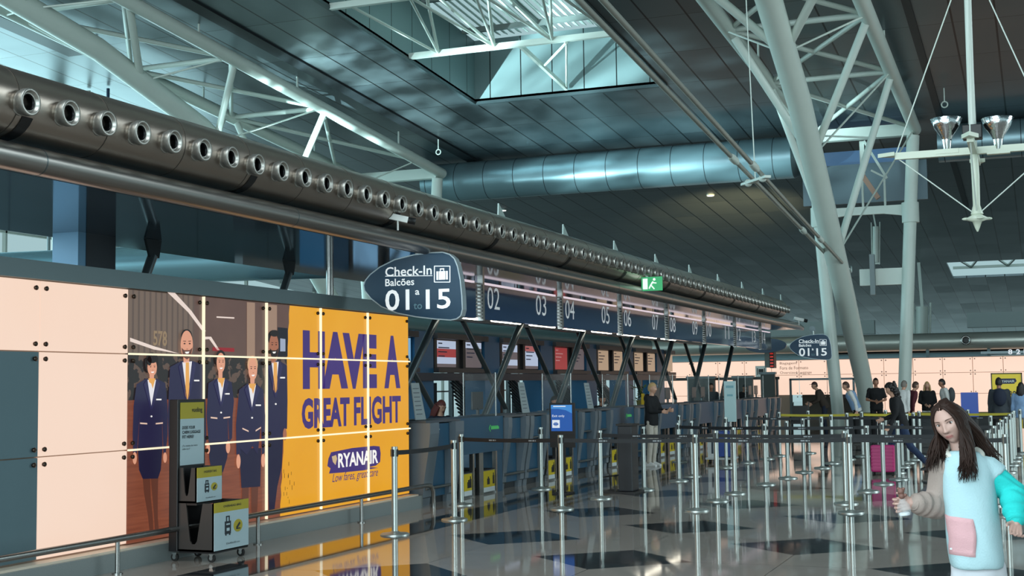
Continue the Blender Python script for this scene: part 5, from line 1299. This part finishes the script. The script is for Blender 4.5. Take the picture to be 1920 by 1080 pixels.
def ringv(c, X, Yv, a, b, n=20, p=2.3):
    out = []
    for j in range(n):
        t_ = 2*PI*j/n; cx, sy = math.cos(t_), math.sin(t_)
        out.append(c + X*a*math.copysign(abs(cx)**(2/p), cx) + Yv*b*math.copysign(abs(sy)**(2/p), sy))
    return out
def person(label, loc, face_to, H, top, bottom, skin, hair, hstyle='short', lean=0, pose=None, sleeve='long', shoes=None, head=(0, 0, 0), topname='jacket', vox=.012, slim=1.0, skirt=None, group=None, fb=True, extra=None):
    """a person built in local axes: facing -Y, x to the viewer's right; then turned to face_to (degrees)"""
    o = thing('person', label, 'person', loc, group, local=True); o.rotation_euler = (0, 0, math.radians(face_to))
    s = H/1.72
    J = dict(pel=(0, 0, .95), ch=(0, 0, 1.28), nk=(0, .01, 1.45), hd=(0, -.015, 1.60), sha=(-.175, .01, 1.40), shb=(.175, .01, 1.40), ela=(-.225, .03, 1.12), elb=(.225, .03, 1.12), wra=(-.225, -.04, .88), wrb=(.225, -.04, .88),
             hia=(-.09, 0, .93), hib=(.09, 0, .93), kna=(-.1, -.02, .51), knb=(.1, -.02, .51), ana=(-.1, .03, .085), anb=(.1, .03, .085))
    J = {k: Vector(v) for k, v in J.items()}
    Rl = Matrix.Rotation(math.radians(lean), 3, 'X'); pv = J['pel'].copy()
    for k in ('ch', 'nk', 'hd', 'sha', 'shb', 'ela', 'elb', 'wra', 'wrb'): J[k] = pv + Rl @ (J[k]-pv)
    for k, v in (pose or {}).items(): J[k] = Vector(v)
    J = {k: v*s for k, v in J.items()}
    Rh = Matrix.Rotation(math.radians(head[0]), 4, 'Z') @ Matrix.Rotation(math.radians(head[1]+lean*.3), 4, 'X') @ Matrix.Rotation(math.radians(head[2]), 4, 'Y')
    T = Matrix.Translation(J['hd']) @ Rh
    X = Vector((1, 0, 0)); up = (J['ch']-J['pel']).normalized(); Yv = up.cross(X).normalized()
    def torso(mb, g, z0=-.06, wide=1.0):
        pel, ch, nk = J['pel'], J['ch'], J['nk']
        cs = [(pel+up*z0*s, .155, .105), (pel+up*.04*s, .155, .105), (pel.lerp(ch, .45), .14, .095), (ch, .165, .11), (ch.lerp(nk, .5), .165, .095), (ch.lerp(nk, .85), .11, .075), (nk, .06, .06)]
        mb.loft([ringv(c, X, Yv, (a*slim*wide+g)*s, (b+g)*s) for c, a, b in cs])
    bd = MB(); torso(bd, -.012); cap(bd, J['nk']-up*.05*s, J['hd']-Vector((0, 0, .04*s)), .052*s, .048*s); head_into(bd, T, 36, 26, s*.98)
    for c in 'ab':
        cap(bd, J['sh'+c], J['el'+c], .044*s, .037*s); cap(bd, J['el'+c], J['wr'+c], .036*s, .025*s); cap(bd, J['hi'+c], J['kn'+c], .075*s, .05*s); cap(bd, J['kn'+c], J['an'+c], .05*s, .034*s)
        d = (J['wr'+c]-J['el'+c]).normalized(); sv = Vector((0, -1, .1)) if abs(d.y) < .7 else Vector((0, 0, 1))
        hand_into(bd, J['wr'+c], d, sv, s, .45, 1 if c == 'a' else -1, .0105)
        cap(bd, J['an'+c]-Vector((0, 0, .04*s)), J['an'+c]+Vector((0, -.12, -.05))*s, .03*s, .028*s)
    skn = P('skin_%d' % int(skin[0]*9999), skin, .5)
    body = fuse(bd, 'body', skn, o, vox*s, 2)
    tp = MB(); torso(tp, .022, -.12 if not skirt else -.05)
    for c in 'ab':
        q = J['el'+c]; cap(tp, J['sh'+c], q if sleeve == 'long' else J['sh'+c].lerp(q, .75), .062*s, .052*s)
        if sleeve == 'long': cap(tp, q, q.lerp(J['wr'+c], .93), .051*s, .041*s)
    nz_ = lambda co: .007*noise.noise(co*9) + .004*noise.noise(co*22)
    fuse(tp, topname, top, o, .02*s, 4, nz_)
    bt = MB()
    if skirt:
        bt.loft([ringv(J['pel']+Vector((0, 0, z))*s, X, Vector((0, 1, 0)), a*s, b*s) for z, a, b in ((.12, .15, .11), (0, .18, .13), (-.25, .19, .15), (-.42, .18, .15))])
    else:
        bt.loft([ringv(J['pel']+up*z*s, X, Yv, a*s*slim, b*s) for z, a, b in ((.1, .15, .105), (0, .168, .118), (-.08, .165, .115), (-.13, .12, .1))])
        for c in 'ab': cap(bt, J['hi'+c], J['kn'+c], .092*s, .066*s); cap(bt, J['kn'+c], J['an'+c], .065*s, .055*s)
    fuse(bt, 'skirt' if skirt else 'trousers', bottom, o, .02*s, 4, nz_)
    sh = shoes or black
    for c in 'ab':
        a = J['an'+c]; b_ = MB(); gz = max(a.z-.085*s, 0)
        b_.loft([[Vector((a.x+x*.045*s, a.y+y*s, gz+z*s)) for x, z in ((-1, 0), (1, 0), (1, .03), (.6, .03+h), (-.6, .03+h), (-1, .03))] for y, h in ((.07, .05), (.03, .08), (-.04, .06), (-.12, .03), (-.17, .01))])
        b_.build('shoe', sh, o, bev=.008)
    if hstyle != 'none':
        if hstyle == 'bald': hm = scalp(T, s*.98, .02, low=-.2, brow=2, front=-.1); hm.build('hair', hair, o)
        elif hstyle == 'cap':
            scalp(T, s*.98, .03, low=-.35).build('hair', P('hair_grey_brown', rgb(70, 56, 46), .7), o)
            hm = scalp(T, s*.98, .1, low=.35, brow=.35); hm.build('cap', hair, o)
            MB().prism([T @ (Vector((math.cos(a)*.075, -.07-.085*math.sin(a), .05))*s) for a in [k*PI/8 for k in range(9)]], (0, 0, .012)).build('cap_peak', hair, o)
        else:
            hm = scalp(T, s*.98, .11 if hstyle != 'curly' else .2, low=-.5 if hstyle != 'long' else -.75, side=.25 if hstyle == 'short' else 0)
            if hstyle == 'curly':
                for i in range(40):
                    a = random.uniform(0, PI); b = random.uniform(-.5, .9); p = Vector((math.cos(a)*HRX*1.15, math.sin(a)*HRY*1.15, b*HRZ)); hm.ball(T @ (p*s), .03*s, n=7, m=5)
                for i in range(26): p = Vector((random.uniform(-.08, .08), random.uniform(.03, .11), random.uniform(-.24, -.05))); hm.ball(T @ (p*s), .035*s, n=7, m=5)
            if hstyle == 'long':
                for i in range(22):
                    a = -.35 + 3.85*i/21; p0 = Vector((math.cos(a)*HRX*1.08, math.sin(a)*HRY*1.08, .02)); p1 = Vector((p0.x*1.2, p0.y*1.05+.02, -.13)); p2 = Vector((p0.x*1.25, p0.y*.9+.03, -.24-.05*random.random()))
                    hm.path([T @ (p0*s), T @ (p1*s), T @ (p2*s)], [.02*s, .024*s, .006*s], 7)
            if hstyle == 'bun': hm.ball(T @ (Vector((0, .12, .03))*s), .045*s)
            hm.build('hair', hair, o)
    if fb: face_bits(o, T, s*.98, hair if hstyle not in ('none', 'cap') else P('brow_dark', rgb(50, 40, 34), .7), rgb(150, 92, 84), rgb(46, 34, 26), P('mouth_dark_%d' % int(skin[0]*9999), tuple(c*.35 for c in skin[:3])+(1,), .6))
    if extra: extra(o, J, s, T)
    return o
SKA, SKB, SKC = rgb(196, 150, 126), rgb(164, 116, 92), rgb(110, 74, 58)
H_ = lambda n, r, g, b: P('hair_'+n, rgb(r, g, b), .55, var=.25, bscale=60)
hd_, hb_, hg_, hl_ = H_('dark', 26, 20, 20), H_('brown', 70, 46, 34), H_('grey', 120, 112, 104), H_('blond', 190, 156, 108); hr_ = H_('red', 92, 40, 36)
F = lambda n, r, g, b: P('cloth_'+n, rgb(r, g, b), .85, var=.12, bscale=25)
cblack, cnavy, cwhite, cbrown, cmar, cdenim, cgrey, clb, cbeige = F('black', 12, 13, 17), F('navy', 26, 34, 52), F('white', 214, 214, 212), F('brown', 58, 48, 40), F('maroon', 84, 28, 40), F('denim', 34, 52, 82), F('grey', 74, 80, 84), F('light_blue', 130, 160, 196), F('beige', 186, 178, 166)
# woman hurrying left with the pink suitcase
person('woman in black jacket and jeans striding left pulling a pink suitcase', (-2.35, 24.55, 0), -82, 1.64, cblack, cdenim, SKA, hd_, 'curly', lean=14,
       pose=dict(kna=(-.1, -.2, .52), ana=(-.1, -.22, .085), knb=(.1, .14, .52), anb=(.12, .48, .17), ela=(-.24, -.08, 1.1), wra=(-.2, -.3, 1.02), elb=(.24, -.1, 1.12), wrb=(.3, -.22, .93)), head=(0, 18, 0))
o = thing('suitcase', 'bright pink ribbed suitcase rolled by the woman in black', 'suitcase', (-2.66, 24.3, 0))
pk = P('suitcase_pink', rgb(186, 40, 112), .38)
b_ = MB(); b_.box(-2.86, -2.46, 24.2, 24.42, .06, .53); b_.build('shell', pk, o, bev=.03)
m_ = MB()
for j in range(7): z = .11+j*.06; m_.box(-2.85, -2.47, 24.192, 24.428, z, z+.03)
m_.build('ribs', pk, o, bev=.005)
for x in (-2.82, -2.5):
    for y in (24.23, 24.39): MB().tube((x-.012, y, .025), (x+.012, y, .025), .025, n=12).box(x-.015, x+.015, y-.012, y+.012, .03, .065).build('wheel', rubber, o)
MB().path([(-2.74, 24.36, .53), (-2.74, 24.36, .94), (-2.58, 24.36, .94), (-2.58, 24.36, .53)], .008, 8).build('handle', brushed, o)
MB().box(-2.72, -2.6, 24.25, 24.3, .53, .555).build('grip', black, o)
# person at the counter in black hoodie
person('person in a black hooded top and pale trousers standing at the counter', (-7.38, 26.2, 0), 78, 1.68, cblack, cbeige, SKA, hl_, 'short', lean=2, pose=dict(ela=(-.24, -.1, 1.13), wra=(-.16, -.32, 1.12), elb=(.24, -.1, 1.13), wrb=(.16, -.3, 1.14)), topname='hooded_top', shoes=cwhite,
       extra=lambda o, J, s, T: MB().ball(J['nk']+Vector((0, .09, -.06))*s, .11*s, .07*s, .1*s).build('hood', cblack, o))
YB = 40
def at(px, y, dz=0): p = wy(px, 720, y); return (p.x, y, 0)
person('man in brown coat and cap leaning to the left by the far doorway', at(1545, 41), -80, 1.72, cbrown, cnavy, SKA, H_('cap_maroon', 62, 36, 36), 'cap', lean=24, pose=dict(ela=(-.22, -.2, 1.1), wra=(-.16, -.42, 1.02), elb=(.22, -.18, 1.1), wrb=(.16, -.36, 1.0)), topname='coat')
person('person in light blue vest and white sleeves bending beside the tree column', at(1604, 37), -78, 1.7, cwhite, cblack, SKA, hb_, 'short', lean=22, topname='shirt',
       extra=lambda o, J, s, T: MB().loft([ringv(J['pel'].lerp(J['nk'], k)+Vector((0, 0, 0)), Vector((1, 0, 0)), (J['ch']-J['pel']).normalized().cross(Vector((1, 0, 0))), a*s, b*s) for k, a, b in ((-.05, .185, .14), (.4, .18, .135), (.75, .2, .15), (.93, .14, .115))]).build('vest', clb, o))
person('man in black short sleeved shirt standing with hands held at his waist', at(1642, 38.5), 8, 1.74, cblack, cblack, SKB, hd_, 'short', sleeve='short', pose=dict(ela=(-.25, .0, 1.12), wra=(-.05, -.2, 1.08), elb=(.25, .0, 1.12), wrb=(.06, -.2, 1.06)), topname='shirt')
person('grey haired person in white shirt seen from behind leaning right', at(1688, 36.5), 150, 1.68, cwhite, cnavy, SKA, hg_, 'short', lean=14, topname='shirt', slim=1.1)
person('person in maroon jacket leaning over beside the white shirted one', at(1703, 37.5), 120, 1.66, cmar, cblack, SKA, hb_, 'short', lean=18)
person('blonde woman with long hair in a black top facing the camera', at(1738, 40), 5, 1.62, cblack, cwhite, SKA, hl_, 'long', pose=dict(ela=(-.24, -.02, 1.1), wra=(-.08, -.22, 1.02), elb=(.24, -.02, 1.1), wrb=(.08, -.22, 1.0)), topname='top')
person('dark haired person in white top wearing a dark backpack', at(1773, 40), -75, 1.7, cwhite, cblack, SKB, hd_, 'short', lean=8, topname='top',
       extra=lambda o, J, s, T: MB().ball(J['ch']+Vector((0, .2, -.03))*s, .15*s, .1*s, .22*s).build('backpack', cgrey, o))
person('man in dark jacket with a backpack seen from behind by the yellow board', at(1873, 33), 185, 1.7, F('dark_grey', 46, 52, 58), cblack, SKB, hd_, 'short', lean=4,
       extra=lambda o, J, s, T: MB().ball(J['ch']+Vector((0, .18, -.02))*s, .15*s, .1*s, .21*s).build('backpack', cnavy, o))
person('long dark haired person in light blue top at the right frame edge', at(1914, 33), 170, 1.58, clb, cbeige, SKA, hd_, 'long', topname='top')
# staff behind the counters
def seated(lab, x, y, f, top, hair, hs, skin, h=1.66, dz=-.22, **k):
    return person(lab, (x, y, 0), f, h, top, cblack, skin, hair, hs, pose=dict(pel=(0, 0, .72), ch=(0, -.02, 1.05), nk=(0, -.01, 1.22), hd=(0, -.03, 1.37), sha=(-.175, 0, 1.17), shb=(.175, 0, 1.17), ela=(-.23, -.08, .92), elb=(.23, -.08, .92), wra=(-.12, -.33, .95), wrb=(.12, -.33, .95),
                  hia=(-.09, 0, .7), hib=(.09, 0, .7), kna=(-.12, -.42, .62), knb=(.12, -.42, .62), ana=(-.12, -.4, .085), anb=(.12, -.4, .085)), **k)
def stool(x, y, lab):
    o = thing('stool', lab, 'stool', (x, y, 0), 'stools behind the counters')
    MB().lathe([(.2, .55), (.21, .58), (.2, .62)], (x, y, 0), Z3, 18).build('seat', black, o); MB().tube((x, y, .03), (x, y, .55), .03).build('column', brushed, o); MB().lathe([(.22, 0), (.22, .02), (.04, .04)], (x, y, 0), Z3, 18).build('foot', brushed, o)
for lab, x, y, f, tp_, hr, hs, sk, hd2, sl in (('red haired agent looking down behind the first check-in counter', -9.25, 20.05, 60, cnavy, hr_, 'long', SKA, (10, 25, 0), 'the red haired agent'),
                                      ('dark haired agent seated behind the counter by the blue sign', -9.3, 25.7, 70, cnavy, hd_, 'short', SKB, (0, 15, 0), 'the agent by the blue sign'),
                                      ('bearded man in dark suit seated behind the counter below number 07', -9.4, 29.2, 60, cblack, hd_, 'short', SKB, (5, 20, 0), 'the man in the dark suit')):
    def ex_(o, J, s, T, b=('bearded' in lab)):
        if b: m_ = scalp(T @ Matrix.Rotation(PI, 4, 'Y'), s*.9, .02, low=.45, brow=.45); m_.build('beard', hd_, o); MB().prism([J['nk']+Vector(v)*s for v in ((-.05, -.1, .02), (.05, -.1, .02), (0, -.14, -.14))], (0, -.01, 0)).build('shirt_front', cwhite, o)
    seated(lab, x, y, f, tp_, hr, hs, sk, head=hd2, extra=ex_); stool(x-.02, y, 'round stool under '+sl)
person('staff member in grey standing behind glass at the far counters, left one', (-9.35, wx(1333, 720, -9.35).y, 0), 20, 1.66, cgrey, cblack, SKB, hd_, 'short')
person('staff member with a dark cap bending at the far counters, right one', (-9.35, wx(1391, 720, -9.35).y, 0), 40, 1.62, cblack, cblack, SKB, H_('cap_dark', 24, 24, 30), 'cap', lean=16)
# ================================================================== THE GIRL IN THE FOREGROUND
GY = 7.0
def G(x, y, dy=0): return wy(x, y, GY+dy)
g_ = thing('person', 'girl with long dark hair in a white hoodie with pink pocket, walking at right', 'person', (G(1830, 1050).x, GY, 0))
gskin = P('girl_skin', rgb(186, 150, 138), .5, var=.04, bscale=30)
hoodw = P('hoodie_white', rgb(170, 200, 206), .9, bump=.25, bscale=120); hbeige = P('sleeve_beige', rgb(158, 142, 134), .9, bump=.25, bscale=120); hturq = P('sleeve_turquoise', rgb(30, 190, 186), .85, bump=.25, bscale=120); hpink = P('pocket_pink', rgb(206, 160, 164), .9, bump=.25, bscale=120); cream_ = P('collar_cream', rgb(206, 206, 196), .9)
X, Yv = Vector((1, 0, 0)), Vector((0, 1, 0))
Sg = .90
T = Matrix.Translation(G(1781, 791, -.01)) @ Matrix.Rotation(math.radians(-20), 4, 'Z') @ Matrix.Rotation(math.radians(-15), 4, 'Y') @ Matrix.Rotation(math.radians(15), 4, 'X') @ Matrix.Diagonal((1.07, 1, 1, 1))
SHA, SHB = G(1768, 880, .0), G(1850, 878, .02)
ELA, WRA = G(1760, 948, .02), G(1715, 943, -.12)
ELB, WRB = G(1899, 926, .03), G(1906, 975, -.1)
neck = G(1806, 850, .01)
PEL = G(1830, 1045, .02); 
bd = MB()
hips = [PEL+Vector((-.05, 0, -.04)), PEL+Vector((.065, 0, -.04))]
bd.loft([ringv(c, X, Yv, a, b) for c, a, b in ((PEL+Vector((0, 0, -.06)), .12, .085), (PEL+Vector((0, 0, .08)), .12, .085), (PEL.lerp(neck, .45), .1, .075), (PEL.lerp(neck, .75), .115, .08), (PEL.lerp(neck, .92), .09, .06), (neck, .045, .045))])
cap(bd, neck-Vector((0, 0, .05)), T @ Vector((0, .02, -.05)), .042, .042, 16)
head_into(bd, T, 110, 84, Sg)
for sh_, el, wr in ((SHA, ELA, WRA), (SHB, ELB, WRB)):
    cap(bd, sh_, el, .036, .03); cap(bd, el, wr, .03, .021)
for i, h in enumerate(hips):
    kn = Vector((h.x+(-.01, .03)[i], h.y+(-.05, .06)[i], .42)); an = Vector((kn.x, kn.y+(.02, .1)[i], .08))
    cap(bd, h, kn, .068, .045); cap(bd, kn, an, .045, .03); cap(bd, an-Vector((0, 0, .04)), an+Vector((0, -.13, -.045)), .028, .026)
hand_into(bd, WRA, (G(1690, 946, -.135)-WRA), Vector((.0, 0, 1)), .92, 1.35, -1, .0088)
hand_into(bd, WRB, (G(1904, 1000, -.15)-WRB), Vector((-.8, -.5, .1)), .82, .7, -1, .0088)
gb_ = fuse(bd, 'body', gskin, g_, .0042, 2)
face_bits(g_, T, Sg, P('girl_brow', rgb(96, 72, 62), .8), rgb(176, 116, 110), rgb(52, 36, 28), P('girl_mouth', rgb(110, 60, 58), .6), gaze=(.0022, .0))
# hoodie: oversized body, two coloured sleeves, pink front pocket, collar and hood
rows = [(846, 1779, 1836, .07), (856, 1771, 1850, .085), (868, 1763, 1860, .1), (885, 1761, 1867, .115), (915, 1764, 1870, .125), (950, 1769, 1874, .13), (985, 1772, 1878, .135), (1020, 1775, 1881, .14), (1050, 1780, 1883, .14), (1062, 1783, 1882, .135)]
hb2 = MB(); rg = []
for y, xl, xr, dp in rows:
    a, b = G(xl, y), G(xr, y); c = (a+b)/2+Vector((0, .01, 0)); rg.append(ringv(c, X, Yv, (b.x-a.x)/2, dp, 36, 2.4))
hb2.loft(rg)
hb2.path([SHB+Vector((-.09, 0, .012)), SHB+Vector((-.04, 0, .006)), SHB, SHB.lerp(ELB, .36)], [.05, .066, .07, .07], 24)
def wr_(co):
    return .010*noise.noise(Vector((co.x*9+co.z*3, 1.7, co.z*2.2))) + .006*noise.noise(Vector((co.x*7, co.y*7, co.z*4))) + .004*noise.noise(Vector((co.x*16+co.z*8, co.y*12, co.z*9)))
fuse(hb2, 'hoodie', hoodw, g_, .009, 6, wr_)
def sleeve(a, b, c, r0, r1, r2, m_, nm):
    s_ = MB(); cap(s_, a, b, r0, r1, 18); cap(s_, b, b.lerp(c, .9), r1, r2, 18); s_.ball(a, r0*1.05)
    for k in range(5):
        q = b.lerp(c, .18+.15*k); d = (c-b).normalized(); s_.path([q-d*.012, q+d*.012], [r1*1.06-(r1-r2)*.2*k]*2, 18)
    ax = (c-b).normalized()
    def w2(co):
        k = (co-b).dot(ax); return .004*noise.noise(co*12) + (.0035*math.sin(k*120+6*noise.noise(co*6)) if k > -.05 else .0)
    o_ = fuse(s_, nm, m_, g_, .007, 4, w2)
    d = (c-b).normalized(); MB().path([b.lerp(c, .88), b.lerp(c, .9), c+d*.0, c+d*.012], [r2*.95, r2*.86, r2*.8, r2*.72], 20).build('cuff', m_, o_)
sleeve(SHA, ELA, WRA, .064, .066, .05, hbeige, 'sleeve')
sleeve(SHB.lerp(ELB, .3), ELB, WRB, .061, .064, .05, hturq, 'sleeve')
# pocket: a shell that follows the front of the hoodie
def front(x, y, lift=.012):
    for (y0, l0, r0, d0), (y1, l1, r1, d1) in zip(rows, rows[1:]):
        if y0 <= y <= y1:
            k = (y-y0)/(y1-y0); xl, xr, dp = l0+(l1-l0)*k, r0+(r1-r0)*k, d0+(d1-d0)*k
            u = max(-.97, min(.97, (x-(xl+xr)/2)/((xr-xl)/2))); b = (1-abs(u)**2.4)**(1/2.4)
            p = G(x, y); p.y += .01 - dp*b - lift; return p
    return G(x, y, -.15)
pv = MB(); n, m = 14, 16; vs = []
for i in range(m+1):
    k = i/m; yl = 962+k*(1036-962); yr = 969+k*(1039-969); xl = 1772+k*8+2*math.sin(k*3); xr = 1827+k*7+3*math.sin(k*4)
    for j in range(n+1):
        q = j/n; vs.append(front(xl+(xr-xl)*q, yl+(yr-yl)*q, .014+.006*noise.noise(Vector((q*3, k*3, 1)))-.012*(1 if (i in (0, m) or j in (0, n)) else 0)))
pv.add(vs, [(i*(n+1)+j, i*(n+1)+j+1, (i+1)*(n+1)+j+1, (i+1)*(n+1)+j) for i in range(m) for j in range(n)], True)
pk_ = pv.build('pocket', hpink, g_)
lb = MB(); a = front(1786, 1024, .017); lb.box(a.x-.006, a.x+.009, a.y-.002, a.y, a.z-.005, a.z+.004); lb.build('label', paper, pk_)
cl_ = MB()
ringp = [neck+Vector((math.cos(t2)*.085, math.sin(t2)*.075+.005, .0+.03*math.sin(t2)-.012*math.cos(t2))) for t2 in [k*PI/12 for k in range(25)]]
cl_.path(ringp, .02, 12); cl_.ball(neck+Vector((.02, .1, -.03)), .1, .045, .085)
fuse(cl_, 'hood', cream_, g_, .008, 4)
for sx in (): MB().path([neck+Vector((sx*.03-.01, -.085, .0)), neck+Vector((sx*.035-.01, -.105, -.04)), neck+Vector((sx*.03-.01, -.11, -.1))], .004, 6).build('drawstring', cream_, g_)
# trousers and shoes
gp = MB()
gp.loft([ringv(PEL+Vector((0.01, 0, z)), X, Yv, a, b, 24) for z, a, b in ((.1, .1, .09), (0, .11, .1), (-.1, .11, .1))])
for i, h in enumerate(hips):
    kn = Vector((h.x+(-.01, .03)[i], h.y+(-.05, .06)[i], .42)); an = Vector((kn.x, kn.y+(.02, .1)[i], .08))
    cap(gp, h, kn, .074, .07, 16); cap(gp, kn, an, .075, .07, 16)
fuse(gp, 'trousers', P('girl_trousers', rgb(206, 208, 214), .85), g_, .012, 5, lambda co: .004*noise.noise(co*14))
for i, h in enumerate(hips):
    kn = Vector((h.x+(-.01, .03)[i], h.y+(-.05, .06)[i], .42)); a = Vector((kn.x, kn.y+(.02, .1)[i], 0))
    MB().loft([[Vector((a.x+x*.042, a.y+y, z)) for x, z in ((-1, 0), (1, 0), (1, .03), (.6, .03+h2), (-.6, .03+h2), (-1, .03))] for y, h2 in ((.08, .05), (.03, .07), (-.05, .05), (-.12, .03), (-.17, .01))]).build('shoe', cwhite, g_, bev=.01)
# hair: a shell over the skull and long locks that fall from the parting
ghair = P('girl_hair', rgb(42, 26, 20), .6, var=.35, bscale=90); ghair.node_tree.nodes['Principled BSDF'].inputs['Specular IOR Level'].default_value = .25
scalp(T, Sg, .07, 72, 44, front=-.3, brow=.8, low=-.6).build('hair', ghair, g_)
rnd = random.Random(3)
def lock(pts, r, mb):
    P_ = []
    n_ = 14
    for i in range(n_):
        t_ = i/(n_-1)*(len(pts)-1); k = min(int(t_), len(pts)-2); f = t_-k
        p0 = pts[max(k-1, 0)]; p1 = pts[k]; p2 = pts[k+1]; p3 = pts[min(k+2, len(pts)-1)]
        P_.append(.5*((2*p1)+(p2-p0)*f+(2*p0-5*p1+4*p2-p3)*f*f+(-p0+3*p1-3*p2+p3)*f**3))
    mb.path(P_, [r*(.75+.6*math.sin(PI*min(1, i/(n_-1)*1.05)))*(1 if i < n_-3 else (n_-1-i)/3.2+.1) for i in range(n_)], 7, True, 0, .5)
j_ = lambda s: Vector((rnd.gauss(0, s), rnd.gauss(0, s), rnd.gauss(0, s)))
hl2 = MB()
part = lambda k: T @ (Vector((rnd.uniform(-.008, .008), -.075+.1*k, .118-.03*(1-k)**2))*Sg*1.05)
def onhead(a, z, k=1.08): r = math.sqrt(max(0.02, 1-(z/1.05)**2)); return T @ (Vector((math.sin(a)*HRX*r, -math.cos(a)*HRY*r, z*HRZ))*Sg*k)
def fall(side, i, n_, ends, mids, r):
    """a lock that starts on the parting, rounds the temple and drops"""
    k = i/(n_-1); p = T @ (Vector((side*.004, -.062+.12*k, .117-.035*(1-k)**2))*Sg*1.03)
    a1 = side*(.75+.95*k)
    q1 = onhead(side*(.42+.75*k), .74+.05*rnd.random(), 1.07); q2 = onhead(a1+side*.08, .28, 1.1); q3 = onhead(a1+side*.1, -.25, 1.14+.05*rnd.random())
    (mx, my, mw, mh, md), (ex, ey, ew, eh, ed) = mids, ends
    m_ = G(mx+rnd.uniform(-mw, mw), my+rnd.uniform(-mh, mh), md+.07*k); e = G(ex+rnd.uniform(-ew, ew), ey+rnd.uniform(-eh, eh), ed+.07*k)
    lock([p, q1, q2, q3, m_, e], r*(.8+.5*rnd.random()), hl2)
for i in range(110): fall(-1, i, 110, (1746, 872, 14, 16, -.1), (1754, 838, 9, 6, -.07), .0085)
for i in range(90): fall(-1, i, 90, (1768, 868, 12, 14, -.1), (1768, 846, 9, 6, -.055), .008) if i > 32 else None
for i in range(170): fall(1, i, 170, (1815, 893, 21, 14, -.165), (1813, 846, 13, 8, -.1), .0088)
for i in range(110):      # behind the right shoulder
    k = rnd.random()
    s0_ = onhead(.5+.8*k, .8, 1.06); s1_ = onhead(1.3+1.0*k, .2, 1.1)
    mid = G(1833+rnd.uniform(-14, 14), 822+rnd.uniform(-6, 8), .05+.06*k)
    e = G(1862+rnd.uniform(-22, 18), 862+rnd.uniform(-14, 14), .06+.05*k)
    lock([part(.6+.4*k), s0_, s1_, mid, e+j_(.006)], .0095, hl2)
for i in range(60):      # back of the neck
    k = rnd.random()
    lock([part(.8+.2*k), onhead(-2.0-1.6*k, .5, 1.06), onhead(-2.0-1.6*k, -.2, 1.1), G(1780+rnd.uniform(-14, 34), 840, .07), G(1785+rnd.uniform(-14, 44), 880, .11)], .013, hl2)
hl2.build('long_hair', ghair, g_, stuff=True)
# the clear figurine bottle she holds
ba, bb = G(1690, 925, -.185), G(1697, 968, -.18)
bt_ = thing('bottle', 'small clear bottle with a brown figurine cap held in the girl\'s hand', 'bottle', bb)
ax = (ba-bb).normalized()
MB().lathe([(.02, 0), (.032, .006), (.034, .03), (.03, .055), (.016, .075), (.014, .085)], bb, ax, 18).build('glass_body', P('bottle_clear', (.85, .93, .95, 1), .06, 0, alpha=.16), bt_)
MB().lathe([(.026, .006), (.027, .016), (.02, .02)], bb, ax, 14).build('contents', P('bottle_white', rgb(210, 216, 220), .4), bt_)
fg = MB(); q = bb+ax*.1; fg.ball(q, .016).ball(q+ax*.022, .017).ball(q+ax*.022+Vector((-.012, 0, .012)), .008).ball(q+ax*.022+Vector((.012, 0, .012)), .008).ball(q+Vector((.018, -.004, .004)), .008); fg.build('figurine_cap', P('figurine_brown', rgb(120, 84, 74), .6), bt_)
